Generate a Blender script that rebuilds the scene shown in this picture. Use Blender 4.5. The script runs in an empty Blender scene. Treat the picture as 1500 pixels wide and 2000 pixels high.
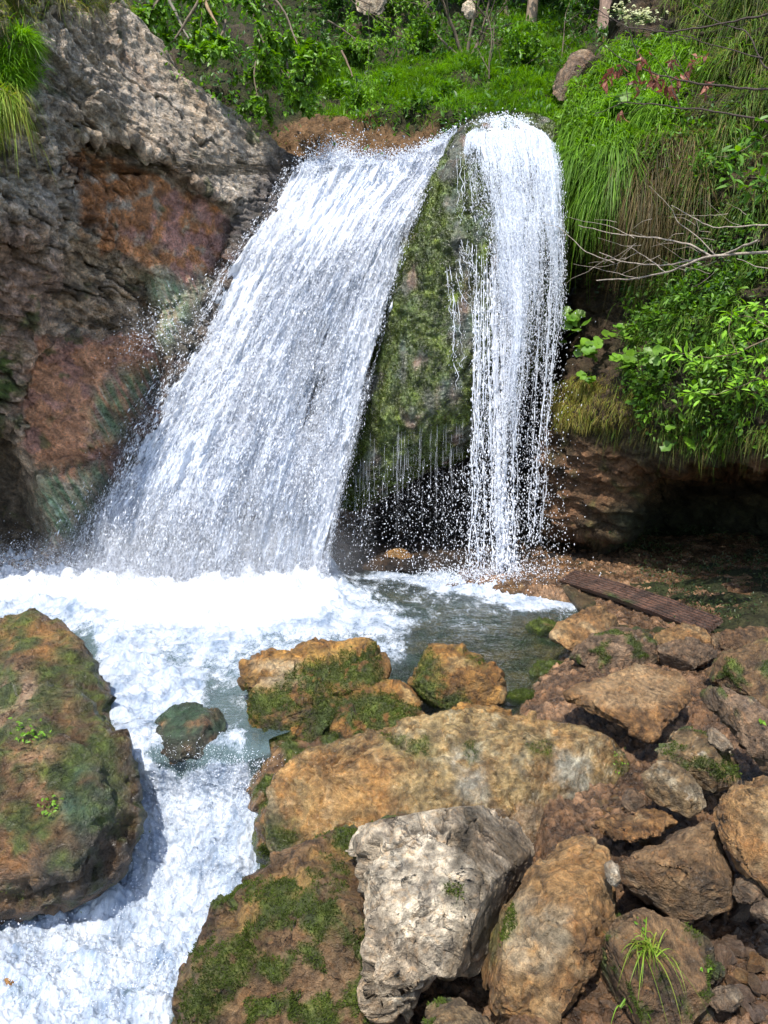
import bpy, bmesh, math, random, time
import numpy as np
from mathutils import Vector
T0 = time.time()
RNG = np.random.default_rng(11)
random.seed(5)
S = bpy.context.scene
COL = S.collection

# ------------------------------------------------------------------ camera, sky, sun, exposure
CAM = np.array([0.0, 0.0, 2.5])
PITCH = math.atan(245 / 1500)
cd = bpy.data.cameras.new("camera"); cam = bpy.data.objects.new("camera", cd); COL.objects.link(cam)
cam.location = CAM; cam.rotation_euler = (math.pi / 2 - PITCH, 0, 0)
cd.sensor_fit = 'HORIZONTAL'; cd.sensor_width = 36; cd.lens = 36; cd.clip_end = 600; cd.clip_start = .05
S.camera = cam
SUN_EL, SUN_AZ = math.radians(59), math.radians(-160)     # azimuth measured from +Y towards +X
w = bpy.data.worlds.new("World"); S.world = w; w.use_nodes = True
nt = w.node_tree; bg = nt.nodes['Background']
sky = nt.nodes.new('ShaderNodeTexSky'); sky.sky_type = 'NISHITA'; sky.sun_disc = False
sky.sun_elevation = SUN_EL; sky.sun_rotation = SUN_AZ
nt.links.new(sky.outputs[0], bg.inputs[0]); bg.inputs[1].default_value = 0.15
sd = bpy.data.lights.new("sun", 'SUN'); sd.energy = 3.2; sd.angle = math.radians(.5); sd.color = (1, .95, .87)
so = bpy.data.objects.new("sun", sd); COL.objects.link(so)
sdir = Vector((math.sin(SUN_AZ) * math.cos(SUN_EL), math.cos(SUN_AZ) * math.cos(SUN_EL), math.sin(SUN_EL)))
so.rotation_euler = sdir.to_track_quat('Z', 'Y').to_euler(); so.location = (0, 0, 30)
S.view_settings.view_transform = 'Standard'; S.view_settings.look = 'None'
S.view_settings.gamma = 1; S.view_settings.use_curve_mapping = False
S.view_settings.exposure = 1.2
try:
    S.cycles.max_bounces = 7; S.cycles.diffuse_bounces = 3; S.cycles.glossy_bounces = 2
    S.cycles.transmission_bounces = 4; S.cycles.transparent_max_bounces = 14
    S.cycles.caustics_reflective = False; S.cycles.caustics_refractive = False
    S.cycles.sample_clamp_indirect = 6
except Exception: pass

# ------------------------------------------------------------------ camera geometry used only to read places off the photograph
cP, sP = math.cos(PITCH), math.sin(PITCH)
def ray(px, py):
    px = np.asarray(px, float); py = np.asarray(py, float)
    x = (px - 750) / 1500; v = (1000 - py) / 1500
    return np.stack([x, cP + v * sP, -sP + v * cP], -1)
def W(px, py, d):
    r = ray(px, py); return CAM + r * (np.asarray(d, float) / r[..., 1])[..., None]
def depth_at_z(px, py, z):
    r = ray(px, py); z = np.asarray(z, float)
    t = (z - CAM[2]) / np.where(np.abs(r[..., 2]) < 1e-3, -1e-3, r[..., 2])
    return np.where(t > 0, t, 1e3) * r[..., 1]
def Wz(px, py, z): return W(px, py, depth_at_z(px, py, z))
def proj(P):
    r = P - CAM; f = r[..., 1] * cP - r[..., 2] * sP; u = r[..., 1] * sP + r[..., 2] * cP
    f = np.maximum(f, .05)
    return 750 + 1500 * r[..., 0] / f, 1000 - 1500 * u / f

# ------------------------------------------------------------------ noise
_p = np.random.default_rng(3).permutation(256); PERM = np.concatenate([_p, _p, _p])
_g = np.random.default_rng(4).normal(size=(256, 3)); GR = _g / np.linalg.norm(_g, axis=1)[:, None]
_r = np.random.default_rng(6).random((256, 4))
def perlin(P):
    P = np.asarray(P, float); sh = P.shape[:-1]; P = P.reshape(-1, 3)
    i = np.floor(P).astype(np.int64); f = P - i; i &= 255
    u = f * f * f * (f * (f * 6 - 15) + 10)
    out = 0
    for dx in (0, 1):
        wx = u[:, 0] if dx else 1 - u[:, 0]
        for dy in (0, 1):
            wy = u[:, 1] if dy else 1 - u[:, 1]
            for dz in (0, 1):
                wz = u[:, 2] if dz else 1 - u[:, 2]
                h = PERM[PERM[PERM[i[:, 0] + dx] + i[:, 1] + dy] + i[:, 2] + dz]
                g = GR[h]
                out = out + wx * wy * wz * (g[:, 0] * (f[:, 0] - dx) + g[:, 1] * (f[:, 1] - dy) + g[:, 2] * (f[:, 2] - dz))
    return (out * 1.6).reshape(sh)
def fbm(P, o=4, g=.5, l=2.03, rid=False):
    P = np.asarray(P, float); a = 1; s = 0; t = 0
    for k in range(o):
        n = perlin(P + 17.3 * k)
        if rid: n = 1 - 2 * np.abs(n)
        s = s + a * n; t += a; a *= g; P = P * l
    return s / t
def worley(P, tilt=False):
    """F1, F2, random per cell"""
    P = np.asarray(P, float); sh = P.shape[:-1]; P = P.reshape(-1, 3)
    i = np.floor(P).astype(np.int64); f = P - i
    F1 = np.full(len(P), 9.); F2 = np.full(len(P), 9.); ID = np.zeros(len(P)); TL = np.zeros(len(P))
    for dx in (-1, 0, 1):
        for dy in (-1, 0, 1):
            for dz in (-1, 0, 1):
                c = (i + (dx, dy, dz)) & 255
                h = PERM[PERM[PERM[c[:, 0]] + c[:, 1]] + c[:, 2]]
                q = _r[h, :3] + (dx, dy, dz) - f
                d = np.sqrt((q * q).sum(1))
                m = d < F1
                F2 = np.where(m, F1, np.minimum(F2, d)); ID = np.where(m, _r[h, 3], ID); F1 = np.where(m, d, F1)
                if tilt: TL = np.where(m, (q * GR[h]).sum(1), TL)
    if tilt: return F1.reshape(sh), F2.reshape(sh), ID.reshape(sh), TL.reshape(sh)
    return F1.reshape(sh), F2.reshape(sh), ID.reshape(sh)
def ss(a, b, x):
    t = np.clip((x - a) / (b - a), 0, 1); return t * t * (3 - 2 * t)
def mix(a, b, t):
    return a * (1 - t) + b * t
def cmix(a, b, t):
    return a * (1 - t[..., None]) + np.asarray(b) * t[..., None]
def in_poly(px, py, poly):
    r = np.zeros(px.shape, bool); n = len(poly); j = n - 1
    for i in range(n):
        x1, y1 = poly[i]; x2, y2 = poly[j]
        c = ((y1 > py) != (y2 > py)) & (px < (x2 - x1) * (py - y1) / ((y2 - y1) + 1e-9) + x1)
        r ^= c; j = i
    return r
def soft_poly(px, py, poly, feather=20, P=None, warp=20, sc=2.0):
    """patch mask: distance to polygon edge, feathered, edge warped by noise at P"""
    if P is not None and warp:
        px = px + warp * fbm(P * sc, 4); py = py + warp * fbm(P * sc + 31.7, 4)
    ins = in_poly(px, py, poly); d = np.full(px.shape, 1e9); n = len(poly)
    for i in range(n):
        x1, y1 = poly[i]; x2, y2 = poly[(i + 1) % n]
        t = np.clip(((px - x1) * (x2 - x1) + (py - y1) * (y2 - y1)) / ((x2 - x1) ** 2 + (y2 - y1) ** 2 + 1e-9), 0, 1)
        d = np.minimum(d, np.hypot(px - x1 - t * (x2 - x1), py - y1 - t * (y2 - y1)))
    d = np.where(ins, d, -d)
    return ss(-feather, feather, d)
def tps(ctrl):
    c = np.array(ctrl, float); X = c[:, :2] / 500; v = c[:, 2]; n = len(X)
    def K(r2): return r2 * np.log(r2 + 1e-12) * .5
    A = np.zeros((n + 3, n + 3)); d2 = ((X[:, None] - X[None]) ** 2).sum(-1)
    A[:n, :n] = K(d2) + np.eye(n) * .003; A[:n, n] = 1; A[:n, n + 1:] = X; A[n, :n] = 1; A[n + 1:, :n] = X.T
    s = np.linalg.solve(A, np.concatenate([v, [0, 0, 0]]))
    def f(px, py):
        q = np.stack([px, py], -1).reshape(-1, 2) / 500; out = np.zeros(len(q))
        for k in range(n): out += s[k] * K(((q - X[k]) ** 2).sum(1))
        out += s[n] + q @ s[n + 1:]
        return out.reshape(np.shape(px))
    return f
def curve(pts):
    a = np.array(pts, float); return lambda y: np.interp(y, a[:, 0], a[:, 1])

# ------------------------------------------------------------------ mesh helpers
def tag(o, label=None, cat=None, group=None, kind=None):
    if label: o["label"] = label
    if cat: o["category"] = cat
    if group: o["group"] = group
    if kind: o["kind"] = kind
    return o
def mesh_np(name, V, F, mat=None, smooth=True, vcol=None, attrs=None, uv=None, parent=None, origin=None, Vn=None):
    V = np.asarray(V, float).reshape(-1, 3)
    if origin is not None: V = V - np.asarray(origin)
    me = bpy.data.meshes.new(name)
    Fs = F if isinstance(F, list) else [F]
    Fs = [np.asarray(f, np.int32) for f in Fs if len(f)]
    me.vertices.add(len(V)); me.vertices.foreach_set('co', V.astype(np.float32).ravel())
    nl = sum(f.size for f in Fs); npoly = sum(len(f) for f in Fs)
    me.loops.add(nl); me.loops.foreach_set('vertex_index', np.concatenate([f.ravel() for f in Fs]))
    me.polygons.add(npoly)
    tot = np.concatenate([np.full(len(f), f.shape[1], np.int32) for f in Fs])
    st = np.concatenate([[0], np.cumsum(tot)[:-1]]).astype(np.int32)
    me.polygons.foreach_set('loop_start', st)
    try: me.polygons.foreach_set('loop_total', tot)
    except Exception: pass
    me.polygons.foreach_set('use_smooth', np.full(npoly, smooth, bool))
    me.update(calc_edges=True)
    if vcol is not None:
        c = np.ones((len(V), 4), np.float32); c[:, :3] = np.clip(vcol.reshape(-1, 3), 0, 1)
        a = me.attributes.new('tint', 'FLOAT_COLOR', 'POINT'); a.data.foreach_set('color', c.ravel())
    if attrs:
        for k, v in attrs.items():
            a = me.attributes.new(k, 'FLOAT', 'POINT'); a.data.foreach_set('value', np.asarray(v, np.float32).ravel())
    if uv is not None:
        a = me.attributes.new('flow', 'FLOAT_VECTOR', 'POINT')
        u = np.zeros((len(V), 3), np.float32); u[:, :uv.shape[-1]] = uv.reshape(len(V), -1); a.data.foreach_set('vector', u.ravel())
    if mat: me.materials.append(mat)
    o = bpy.data.objects.new(name, me); COL.objects.link(o)
    if parent is not None: o.parent = parent
    elif origin is not None: o.location = origin
    return o
def grid_faces(r, c):
    i = np.arange(r * c).reshape(r, c)
    return np.stack([i[:-1, :-1], i[1:, :-1], i[1:, 1:], i[:-1, 1:]], -1).reshape(-1, 4)
def grid_normals(P, towards=None):
    a = np.gradient(P, axis=0); b = np.gradient(P, axis=1)
    n = np.cross(a, b); n /= np.linalg.norm(n, axis=-1)[..., None] + 1e-12
    if towards is not None:
        s = np.sign(((towards - P) * n).sum(-1)); n = n * np.where(s == 0, 1, s)[..., None]
    return n
def tube_np(pts, rad, ns=6):
    pts = np.asarray(pts, float); n = len(pts); rad = np.broadcast_to(rad, (n,))
    t = np.gradient(pts, axis=0); t /= np.linalg.norm(t, axis=1)[:, None] + 1e-9
    ref = np.where(np.abs(t[:, 2:3]) > .9, [[1., 0, 0]], [[0., 0, 1]])
    a = np.cross(t, ref); a /= np.linalg.norm(a, axis=1)[:, None] + 1e-9; b = np.cross(t, a)
    an = np.arange(ns) * 2 * math.pi / ns
    V = pts[:, None] + rad[:, None, None] * (a[:, None] * np.cos(an)[None, :, None] + b[:, None] * np.sin(an)[None, :, None])
    i = np.arange(n * ns).reshape(n, ns); j = np.roll(i, -1, 1)
    F = np.stack([i[:-1], j[:-1], j[1:], i[1:]], -1).reshape(-1, 4)
    return V.reshape(-1, 3), F
class Pile:
    def __init__(s): s.V = []; s.F = {}; s.A = []; s.n = 0
    def add(s, V, F, A=None):
        V = np.asarray(V).reshape(-1, 3)
        for f in (F if isinstance(F, list) else [F]):
            f = np.asarray(f); s.F.setdefault(f.shape[1], []).append(f + s.n)
        s.V.append(V); s.n += len(V)
        if A is not None: s.A.append(np.asarray(A).reshape(len(V), -1))
    def build(s, name, mat, parent=None, origin=None, smooth=True):
        if not s.n: return None
        return mesh_np(name, np.concatenate(s.V), [np.concatenate(v) for v in s.F.values()], mat, smooth,
                       vcol=np.concatenate(s.A) if s.A else None, parent=parent, origin=origin)

# ------------------------------------------------------------------ materials
class NB:
    def __init__(s, name):
        s.m = bpy.data.materials.new(name); s.m.use_nodes = True; s.t = s.m.node_tree; s.t.nodes.clear()
        s.out = s.n('OutputMaterial')
    def n(s, ty, **k):
        x = s.t.nodes.new('ShaderNode' + ty)
        for a, b in k.items(): setattr(x, a, b)
        return x
    def l(s, a, b): s.t.links.new(a, b)
    def val(s, x, v):
        if isinstance(v, bpy.types.NodeSocket): s.l(v, x)
        else: x.default_value = v
    def coord(s, scale=None, rot=None, kind='Object'):
        o = s.n('TexCoord').outputs[kind]
        if scale is None and rot is None: return o
        m = s.n('Mapping'); s.l(o, m.inputs[0])
        if scale is not None: m.inputs['Scale'].default_value = scale
        if rot is not None: m.inputs['Rotation'].default_value = rot
        return m.outputs[0]
    def attr(s, name, out='Color'): return s.n('Attribute', attribute_name=name).outputs[out]
    def mapv(s, v, scale):
        m = s.n('Mapping'); s.l(v, m.inputs[0]); m.inputs['Scale'].default_value = scale; return m.outputs[0]
    def noise(s, co, scale, detail=4, rough=.55, dist=0.):
        x = s.n('TexNoise'); s.l(co, x.inputs['Vector']); x.inputs['Scale'].default_value = scale
        x.inputs['Detail'].default_value = detail; x.inputs['Roughness'].default_value = rough; x.inputs['Distortion'].default_value = dist
        return x.outputs[0]
    def vor(s, co, scale, feat='F1', out='Distance'):
        x = s.n('TexVoronoi', feature=feat); s.l(co, x.inputs['Vector']); x.inputs['Scale'].default_value = scale
        return x.outputs[out]
    def rng(s, v, a, b, c=0., d=1., smooth=False):
        x = s.n('MapRange'); s.l(v, x.inputs[0])
        if smooth: x.interpolation_type = 'SMOOTHSTEP'
        for i, q in zip((1, 2, 3, 4), (a, b, c, d)): s.val(x.inputs[i], q)
        return x.outputs[0]
    def math(s, op, a, b=0.):
        x = s.n('Math', operation=op); s.val(x.inputs[0], a); s.val(x.inputs[1], b); return x.outputs[0]
    def mixc(s, f, a, b, mode='MIX'):
        x = s.n('Mix', data_type='RGBA', blend_type=mode); s.val(x.inputs[0], f)
        for i, q in ((6, a), (7, b)):
            if isinstance(q, (tuple, list)): q = (*q, 1) if len(q) == 3 else q
            s.val(x.inputs[i], q)
        return x.outputs[2]
    def bump(s, h, dist, strength=1., nrm=None):
        x = s.n('Bump'); s.l(h, x.inputs['Height']); x.inputs['Distance'].default_value = dist; s.val(x.inputs['Strength'], strength)
        if nrm is not None: s.l(nrm, x.inputs['Normal'])
        return x.outputs[0]
    def grey(s, v):
        x = s.n('CombineColor')
        for i in range(3): s.l(v, x.inputs[i])
        return x.outputs[0]
    def pbsdf(s, col, rough=.7, nrm=None, spec=.5, **k):
        x = s.n('BsdfPrincipled'); s.val(x.inputs['Base Color'], col if isinstance(col, bpy.types.NodeSocket) else (*col, 1))
        s.val(x.inputs['Roughness'], rough); s.val(x.inputs['Specular IOR Level'], spec)
        if nrm is not None: s.l(nrm, x.inputs['Normal'])
        for a, b in k.items(): s.val(x.inputs[a.replace('_', ' ')], b)
        return x.outputs[0]
    def mixs(s, f, a, b):
        x = s.n('MixShader'); s.val(x.inputs[0], f); s.l(a, x.inputs[1]); s.l(b, x.inputs[2]); return x.outputs[0]
    def done(s, sh): s.l(sh, s.out.inputs[0]); return s.m

def rock_mat(name, bump=.02, rough=(.45, .85), fine=1., spec=.4, crack=.5, speck=.25, hue=1.):
    """albedo from the 'tint' vertex colours; 'wet' attribute lowers the roughness"""
    b = NB(name); co = b.coord()
    c = b.attr('tint'); wet = b.attr('wet', 'Fac')
    n1 = b.noise(co, 6, 9, .66, .9); n2 = b.noise(co, 34, 7, .68, .3); n3 = b.noise(co, 150, 3, .6); n4 = b.noise(co, 15, 6, .62, 1.5)
    f = b.math('MULTIPLY', b.rng(n1, .34, .68, .45, 1.5), b.rng(n2, .32, .68, .55, 1.45))
    f = b.math('MULTIPLY', f, b.rng(n3, .3, .7, .75, 1.25))
    c = b.mixc(1., c, b.grey(f), 'MULTIPLY')
    c = b.mixc(b.rng(n4, .5, .66, 0, .55 * hue), c, b.mixc(1., c, (1.28, .98, .66), 'MULTIPLY'))
    c = b.mixc(b.rng(b.noise(co, 11, 6, .65, .5), .54, .70, 0, .5 * hue), c, b.mixc(1., c, (.42, .40, .42), 'MULTIPLY'))
    # creases: thin lines where a stretched ridged noise crosses zero
    e = b.math('ABSOLUTE', b.math('SUBTRACT', b.noise(b.mapv(co, (1, 1, 1.9)), 3.0, 7, .62, .8), .5))
    cr = b.math('MULTIPLY', b.rng(e, 0., .012, 1., 0., True), b.rng(b.noise(co, 2.6, 3), .46, .6, 0, 1))
    c = b.mixc(b.math('MULTIPLY', cr, crack), c, (.018, .013, .009))
    sp = b.math('MULTIPLY', b.rng(b.noise(co, 70, 3, .7), .58, .68, 0, 1), b.rng(b.noise(co, 5, 3), .45, .62, 0, speck))
    c = b.mixc(sp, c, (.36, .31, .25))
    ch = b.n('TexVoronoi', feature='F1'); b.l(b.mapv(co, (1, 1, 1.5)), ch.inputs['Vector']); ch.inputs['Scale'].default_value = 22
    h = b.math('ADD', b.math('ADD', b.math('MULTIPLY', n1, 1.1), b.math('MULTIPLY', n2, .42)), b.math('MULTIPLY', n3, .13 * fine))
    h = b.math('ADD', h, b.math('MULTIPLY', n4, .5))
    h = b.math('SUBTRACT', h, b.math('MULTIPLY', cr, .5 * crack))
    nr = b.bump(h, bump * 3.0, 1.)
    r = b.rng(n2, .35, .65, rough[0], rough[1])
    r = b.math('MULTIPLY', r, b.rng(wet, 0, 1, 1, .45))
    return b.done(b.pbsdf(c, r, nr, b.rng(wet, 0, 1, spec, .6)))
ROCK = rock_mat('rock surface', rough=(.30, .75), spec=.5)
CLIFF = rock_mat('cliff surface', bump=.035, crack=.35, speck=.3)
WET = rock_mat('wet rock', bump=.014, rough=(.16, .42), spec=.7, speck=.1, crack=.3)

def leaf_mat(name, trans=.35, rough=.45, gloss=.35):
    b = NB(name); c = b.attr('tint'); co = b.coord()
    c = b.mixc(1., c, b.grey(b.rng(b.noise(co, 9, 2), .3, .7, .75, 1.25)), 'MULTIPLY')
    p = b.pbsdf(c, rough, None, gloss); t = b.n('BsdfTranslucent')
    hs = b.n('HueSaturation'); hs.inputs['Value'].default_value = 1.5; hs.inputs['Saturation'].default_value = 1.1; b.l(c, hs.inputs['Color'])
    b.l(hs.outputs[0], t.inputs[0])
    return b.done(b.mixs(trans, p, t.outputs[0]))
LEAF = leaf_mat('leaves'); GRASS = leaf_mat('grass blades', .4, .5, .25); MOSS = leaf_mat('moss fibres', .15, .8, .1)
b_ = NB('bark'); co_ = b_.coord((6, 6, 1.5)); n_ = b_.noise(co_, 6, 6, .6)
BARK = b_.done(b_.pbsdf(b_.mixc(b_.rng(n_, .35, .65), b_.mixc(1., b_.attr('tint'), (.5, .5, .5), 'MULTIPLY'), b_.attr('tint')), .8, b_.bump(n_, .02), .3))

# ------------------------------------------------------------------ reliefs: terrain read off as (px, py, distance) controls, built in metres
def relief(py0, py1, step, Lf, Rf, ncol, df):
    rows = np.arange(py0, py1 + 1e-6, step)
    s = np.linspace(0, 1, ncol)
    PY = np.repeat(rows[:, None], ncol, 1)
    L = Lf(rows)[:, None]; R = Rf(rows)[:, None]
    PX = L + (R - L) * s[None]
    d = df(PX, PY)
    return PX, PY, W(PX, PY, d)
def skirt(P, side, n, vec):
    """continue the surface backwards from its right (1) or left (-1) rim so it has a real edge"""
    e = P[:, -1] if side > 0 else P[:, 0]
    k = np.arange(1, n + 1)[None, :, None]
    q = e[:, None] + k * np.asarray(vec)[None, None] * (1 + .12 * k)
    if side > 0: return np.concatenate([P, q], 1)
    return np.concatenate([q[:, ::-1], P], 1)
def smin(a, b, k=.25):
    h = np.clip(.5 + .5 * (b - a) / k, 0, 1); return b * (1 - h) + a * h - k * h * (1 - h)

TAN = np.array([.36, .285, .205]); GREY = np.array([.33, .285, .235]); OCH = np.array([.30, .135, .055]); BRN = np.array([.22, .14, .085])
PUR = np.array([.29, .155, .135]); MOSSC = np.array([.042, .060, .012]); MOSSL = np.array([.075, .105, .012]); ALG = np.array([.05, .12, .06]); DRK = np.array([.03, .025, .018])

# ---- left cliff
lc_d = tps([(-600, -350, 6), (-600, 300, 6.2), (-600, 800, 6.8), (-600, 1250, 7.2), (0, -300, 8.2), (0, 0, 8.4), (0, 300, 8.3), (60, 480, 8.6), (0, 700, 9.0), (0, 1000, 9.5), (0, 1200, 9.6),
    (150, 50, 9.3), (235, 0, 10.3), (150, 300, 9.2), (230, 200, 9.6), (290, 80, 10.4), (335, 140, 10.5), (430, 200, 10.9), (510, 260, 11.3), (640, 300, 11.9), (900, 320, 12.1),
    (350, 300, 10.1), (450, 380, 10.7), (250, 450, 9.7), (350, 520, 10.2), (250, 700, 9.7), (150, 800, 9.5), (350, 750, 10.2), (600, 600, 11.2), (800, 600, 11.6), (100, 950, 9.6), (250, 1000, 9.9), (500, 900, 10.6), (700, 900, 11), (200, 1130, 10), (640, 1150, 10.4), (500, 1250, 10.4)])
lc_R = curve([(-400, -120), (-200, 60), (0, 232), (80, 290), (140, 333), (200, 430), (260, 512), (300, 560), (322, 640), (342, 860), (360, 895), (420, 850), (540, 800), (740, 760), (860, 720), (1000, 680), (1260, 660)])
overh = [(150, 275), (250, 268), (300, 300), (345, 345), (420, 392), (470, 420), (430, 560), (300, 640), (330, 720), (250, 900), (60, 930), (30, 800), (60, 680), (130, 640), (95, 560), (110, 420)]
hollow = [(95, 520), (150, 490), (230, 500), (290, 540), (310, 600), (300, 650), (200, 668), (110, 650), (85, 600)]
cavity = [(-200, 830), (20, 845), (45, 900), (60, 960), (85, 1040), (60, 1100), (-200, 1110)]
def lc_df(px, py):
    d = lc_d(px, py); w1 = W(px, py, d)
    nx = 14 * fbm(w1 * 1.5, 4); ny = 14 * fbm(w1 * 1.5 + 9, 4)
    d = d + .22 * soft_poly(px + nx, py + ny, overh, 9) + .35 * soft_poly(px + nx, py + ny, hollow, 22) + .9 * soft_poly(px + nx, py + ny, cavity, 25)
    blk = soft_poly(px + nx, py + ny, [(-100, 150), (60, 190), (110, 330), (120, 420), (60, 480), (-100, 420)], 14)
    return d - .3 * blk
PX, PY, P = relief(-70, 1240, 2.3, lambda y: y * 0 - 330., lc_R, 520, lc_df)
nsk = 14
P = skirt(P, 1, nsk, (.03, .12, -.03))
PX = np.pad(PX, ((0, 0), (0, nsk)), 'edge'); PY = np.pad(PY, ((0, 0), (0, nsk)), 'edge')
N = grid_normals(P, CAM)
al = (P[..., 0] * math.cos(-.68) + P[..., 2] * math.sin(-.68)); ac = (-P[..., 0] * math.sin(-.68) + P[..., 2] * math.cos(-.68))
Q = np.stack([al * .6, ac * 3.4, P[..., 1] * 1.3], -1)
wq = fbm(P * .8, 4)[..., None]
r1 = fbm(Q + wq, 6, .55, rid=True)
F1, F2, ID = worley(np.stack([al * 1.6, ac * 3.6, P[..., 1] * 2], -1) + .6 * wq + .25 * fbm(P * 4, 3)[..., None])
G1, G2, IE = worley(P * (7, 7, 7) * np.array([1, 1, 1.3]) + .8 * wq * 3)
f2 = fbm(P * 9, 5, .55)
smooth_zone = soft_poly(PX, PY, [(200, 400), (330, 330), (460, 420), (440, 560), (330, 720), (250, 900), (190, 1060), (0, 1100), (60, 700), (250, 660), (310, 600), (240, 500)], 30, P, 20)
face = soft_poly(PX, PY, [(230, 60), (290, 100), (340, 150), (510, 270), (630, 305), (560, 330), (430, 380), (330, 300), (230, 200)], 26, P, 24)
rug = np.minimum(mix(.75, .22, smooth_zone), mix(.75, .20, face))
crk = ss(.035, 0, np.abs(fbm(np.stack([al * .5, ac * 1.7, P[..., 1] * .7], -1) + .35 * wq + 3.3, 4))) * ss(-.2, .1, fbm(P * 1.1 + 60, 3)) * (1 - smooth_zone)
disp = rug * (.10 * r1 + .04 * (ID - .5) + .05 * (IE - .5) * ss(.0, .25, F2 - F1)) + rug * .17 * worley(np.stack([al * .8, ac * 3.0, P[..., 1] * 1.6], -1) + .30 * fbm(P * 1.5, 3)[..., None] + 7, True)[3] + rug * .06 * worley(np.stack([al * 3, ac * 8, P[..., 1] * 4], -1) + .5 * fbm(P * 3, 3)[..., None], True)[3] + rug * .04 * fbm(np.stack([al * 3, ac * 14, P[..., 1] * 3], -1) + wq, 4, rid=True) + .06 * f2 * mix(1, .5, smooth_zone) - .10 * crk - .03 * rug * ss(.1, 0, F2 - F1)
P2 = P + N * disp[..., None]
n = fbm(P * 1.3, 5); m = fbm(P * 5, 5)
c = cmix(np.broadcast_to(TAN, P.shape), GREY * 1.1, ss(-.3, .3, n))
c = cmix(c, BRN * 1.3, ss(.1, .55, fbm(Q * 1.2 + 5, 5)) * .7)
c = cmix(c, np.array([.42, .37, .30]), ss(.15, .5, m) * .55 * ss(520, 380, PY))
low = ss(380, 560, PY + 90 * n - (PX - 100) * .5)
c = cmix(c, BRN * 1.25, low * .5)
# warm, wetter bottom of the near-left buttress
c = cmix(c, np.array([.20, .125, .10]), soft_poly(PX, PY, [(-300, 440), (60, 440), (110, 560), (60, 700), (30, 830), (-300, 830)], 40, P, 40) * .7)
oc = soft_poly(PX, PY, [(130, 290), (250, 300), (330, 370), (430, 400), (455, 460), (440, 540), (340, 560), (250, 500), (170, 470)], 12, P, 52, 2.6)
c = cmix(c, OCH * 1.15, oc * ss(-.35, -.05, m))
c = cmix(c, PUR * 1.1, soft_poly(PX, PY, [(330, 370), (450, 420), (470, 470), (420, 570), (290, 540), (250, 470)], 14, P, 50, 3) * ss(-.15, .1, fbm(P * 4 + 7, 6)) * .85)
pan = soft_poly(PX, PY, [(75, 665), (300, 655), (350, 700), (300, 830), (230, 930), (80, 930), (40, 860), (55, 740)], 8, P, 34, 3)
c = cmix(c, np.array([.30, .15, .085]), pan)
c = cmix(c, PUR * .8, pan * ss(.0, .15, fbm(P * 3 + 3, 6)) * .7)
st = fbm(np.stack([P[..., 0] * 14 + P[..., 2] * 5, P[..., 1] * 2, P[..., 2] * .9 - P[..., 0] * .3], -1), 4)
a1 = np.maximum(soft_poly(PX, PY, [(270, 530), (420, 540), (400, 620), (330, 700), (320, 760), (250, 860), (180, 860), (190, 760), (300, 700), (310, 600)], 26, P, 26),
                soft_poly(PX, PY, [(90, 920), (210, 905), (240, 960), (190, 1060), (90, 1060), (60, 980)], 28, P, 20))
c = cmix(c, ALG * (1.2), a1 * ss(-.4, .25, st) * .8)
c = cmix(c, np.array([.30, .36, .30]), a1 * ss(.2, .45, fbm(np.stack([P[..., 0] * 30 + P[..., 2] * 11, P[..., 1] * 2, P[..., 2] * 1.5 - P[..., 0] * .5], -1), 3)) * .6)
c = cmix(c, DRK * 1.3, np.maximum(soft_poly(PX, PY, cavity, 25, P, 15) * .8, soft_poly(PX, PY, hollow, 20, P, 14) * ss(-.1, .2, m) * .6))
mo = ss(.18, .42, fbm(P * 2.2 + 40, 6)) * ss(360, 600, PY) * .8
mo = np.maximum(mo, ss(.28, .42, fbm(P * 3.1 + 20, 6)) * .7)
mo = np.maximum(mo, soft_poly(PX, PY, [(-60, 620), (40, 640), (50, 760), (10, 800), (-60, 780)], 20, P, 26) * ss(-.2, .1, m))
c = cmix(c, MOSSC, mo * (1 - a1))
c = c * (mix(.75, 1.25, ss(-.4, .4, f2)) * mix(1.28, 1.8, ss(350, 560, PY)))[..., None]  # lower cliff lightened in the colour to stand in for missing sun
str_ = fbm(np.stack([al * 1.5, ac * 16, P[..., 1] * 2], -1) + 2 * wq, 4)
c = c * mix(.55, 1.3, ss(-.3, .3, str_) * rug + (1 - rug) * .6)[..., None]
c = cmix(c, DRK, crk * .7)
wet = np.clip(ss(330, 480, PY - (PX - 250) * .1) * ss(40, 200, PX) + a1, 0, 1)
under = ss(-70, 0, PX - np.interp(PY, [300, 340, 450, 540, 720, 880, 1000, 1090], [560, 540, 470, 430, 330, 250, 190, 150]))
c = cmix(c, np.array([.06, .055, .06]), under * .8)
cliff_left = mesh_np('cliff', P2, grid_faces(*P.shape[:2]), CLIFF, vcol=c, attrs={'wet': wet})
tag(cliff_left, 'grey and ochre layered rock face rising left of the waterfall', kind='structure')
LC = dict(P=P2, N=grid_normals(P2, CAM), PX=PX, PY=PY)

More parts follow.
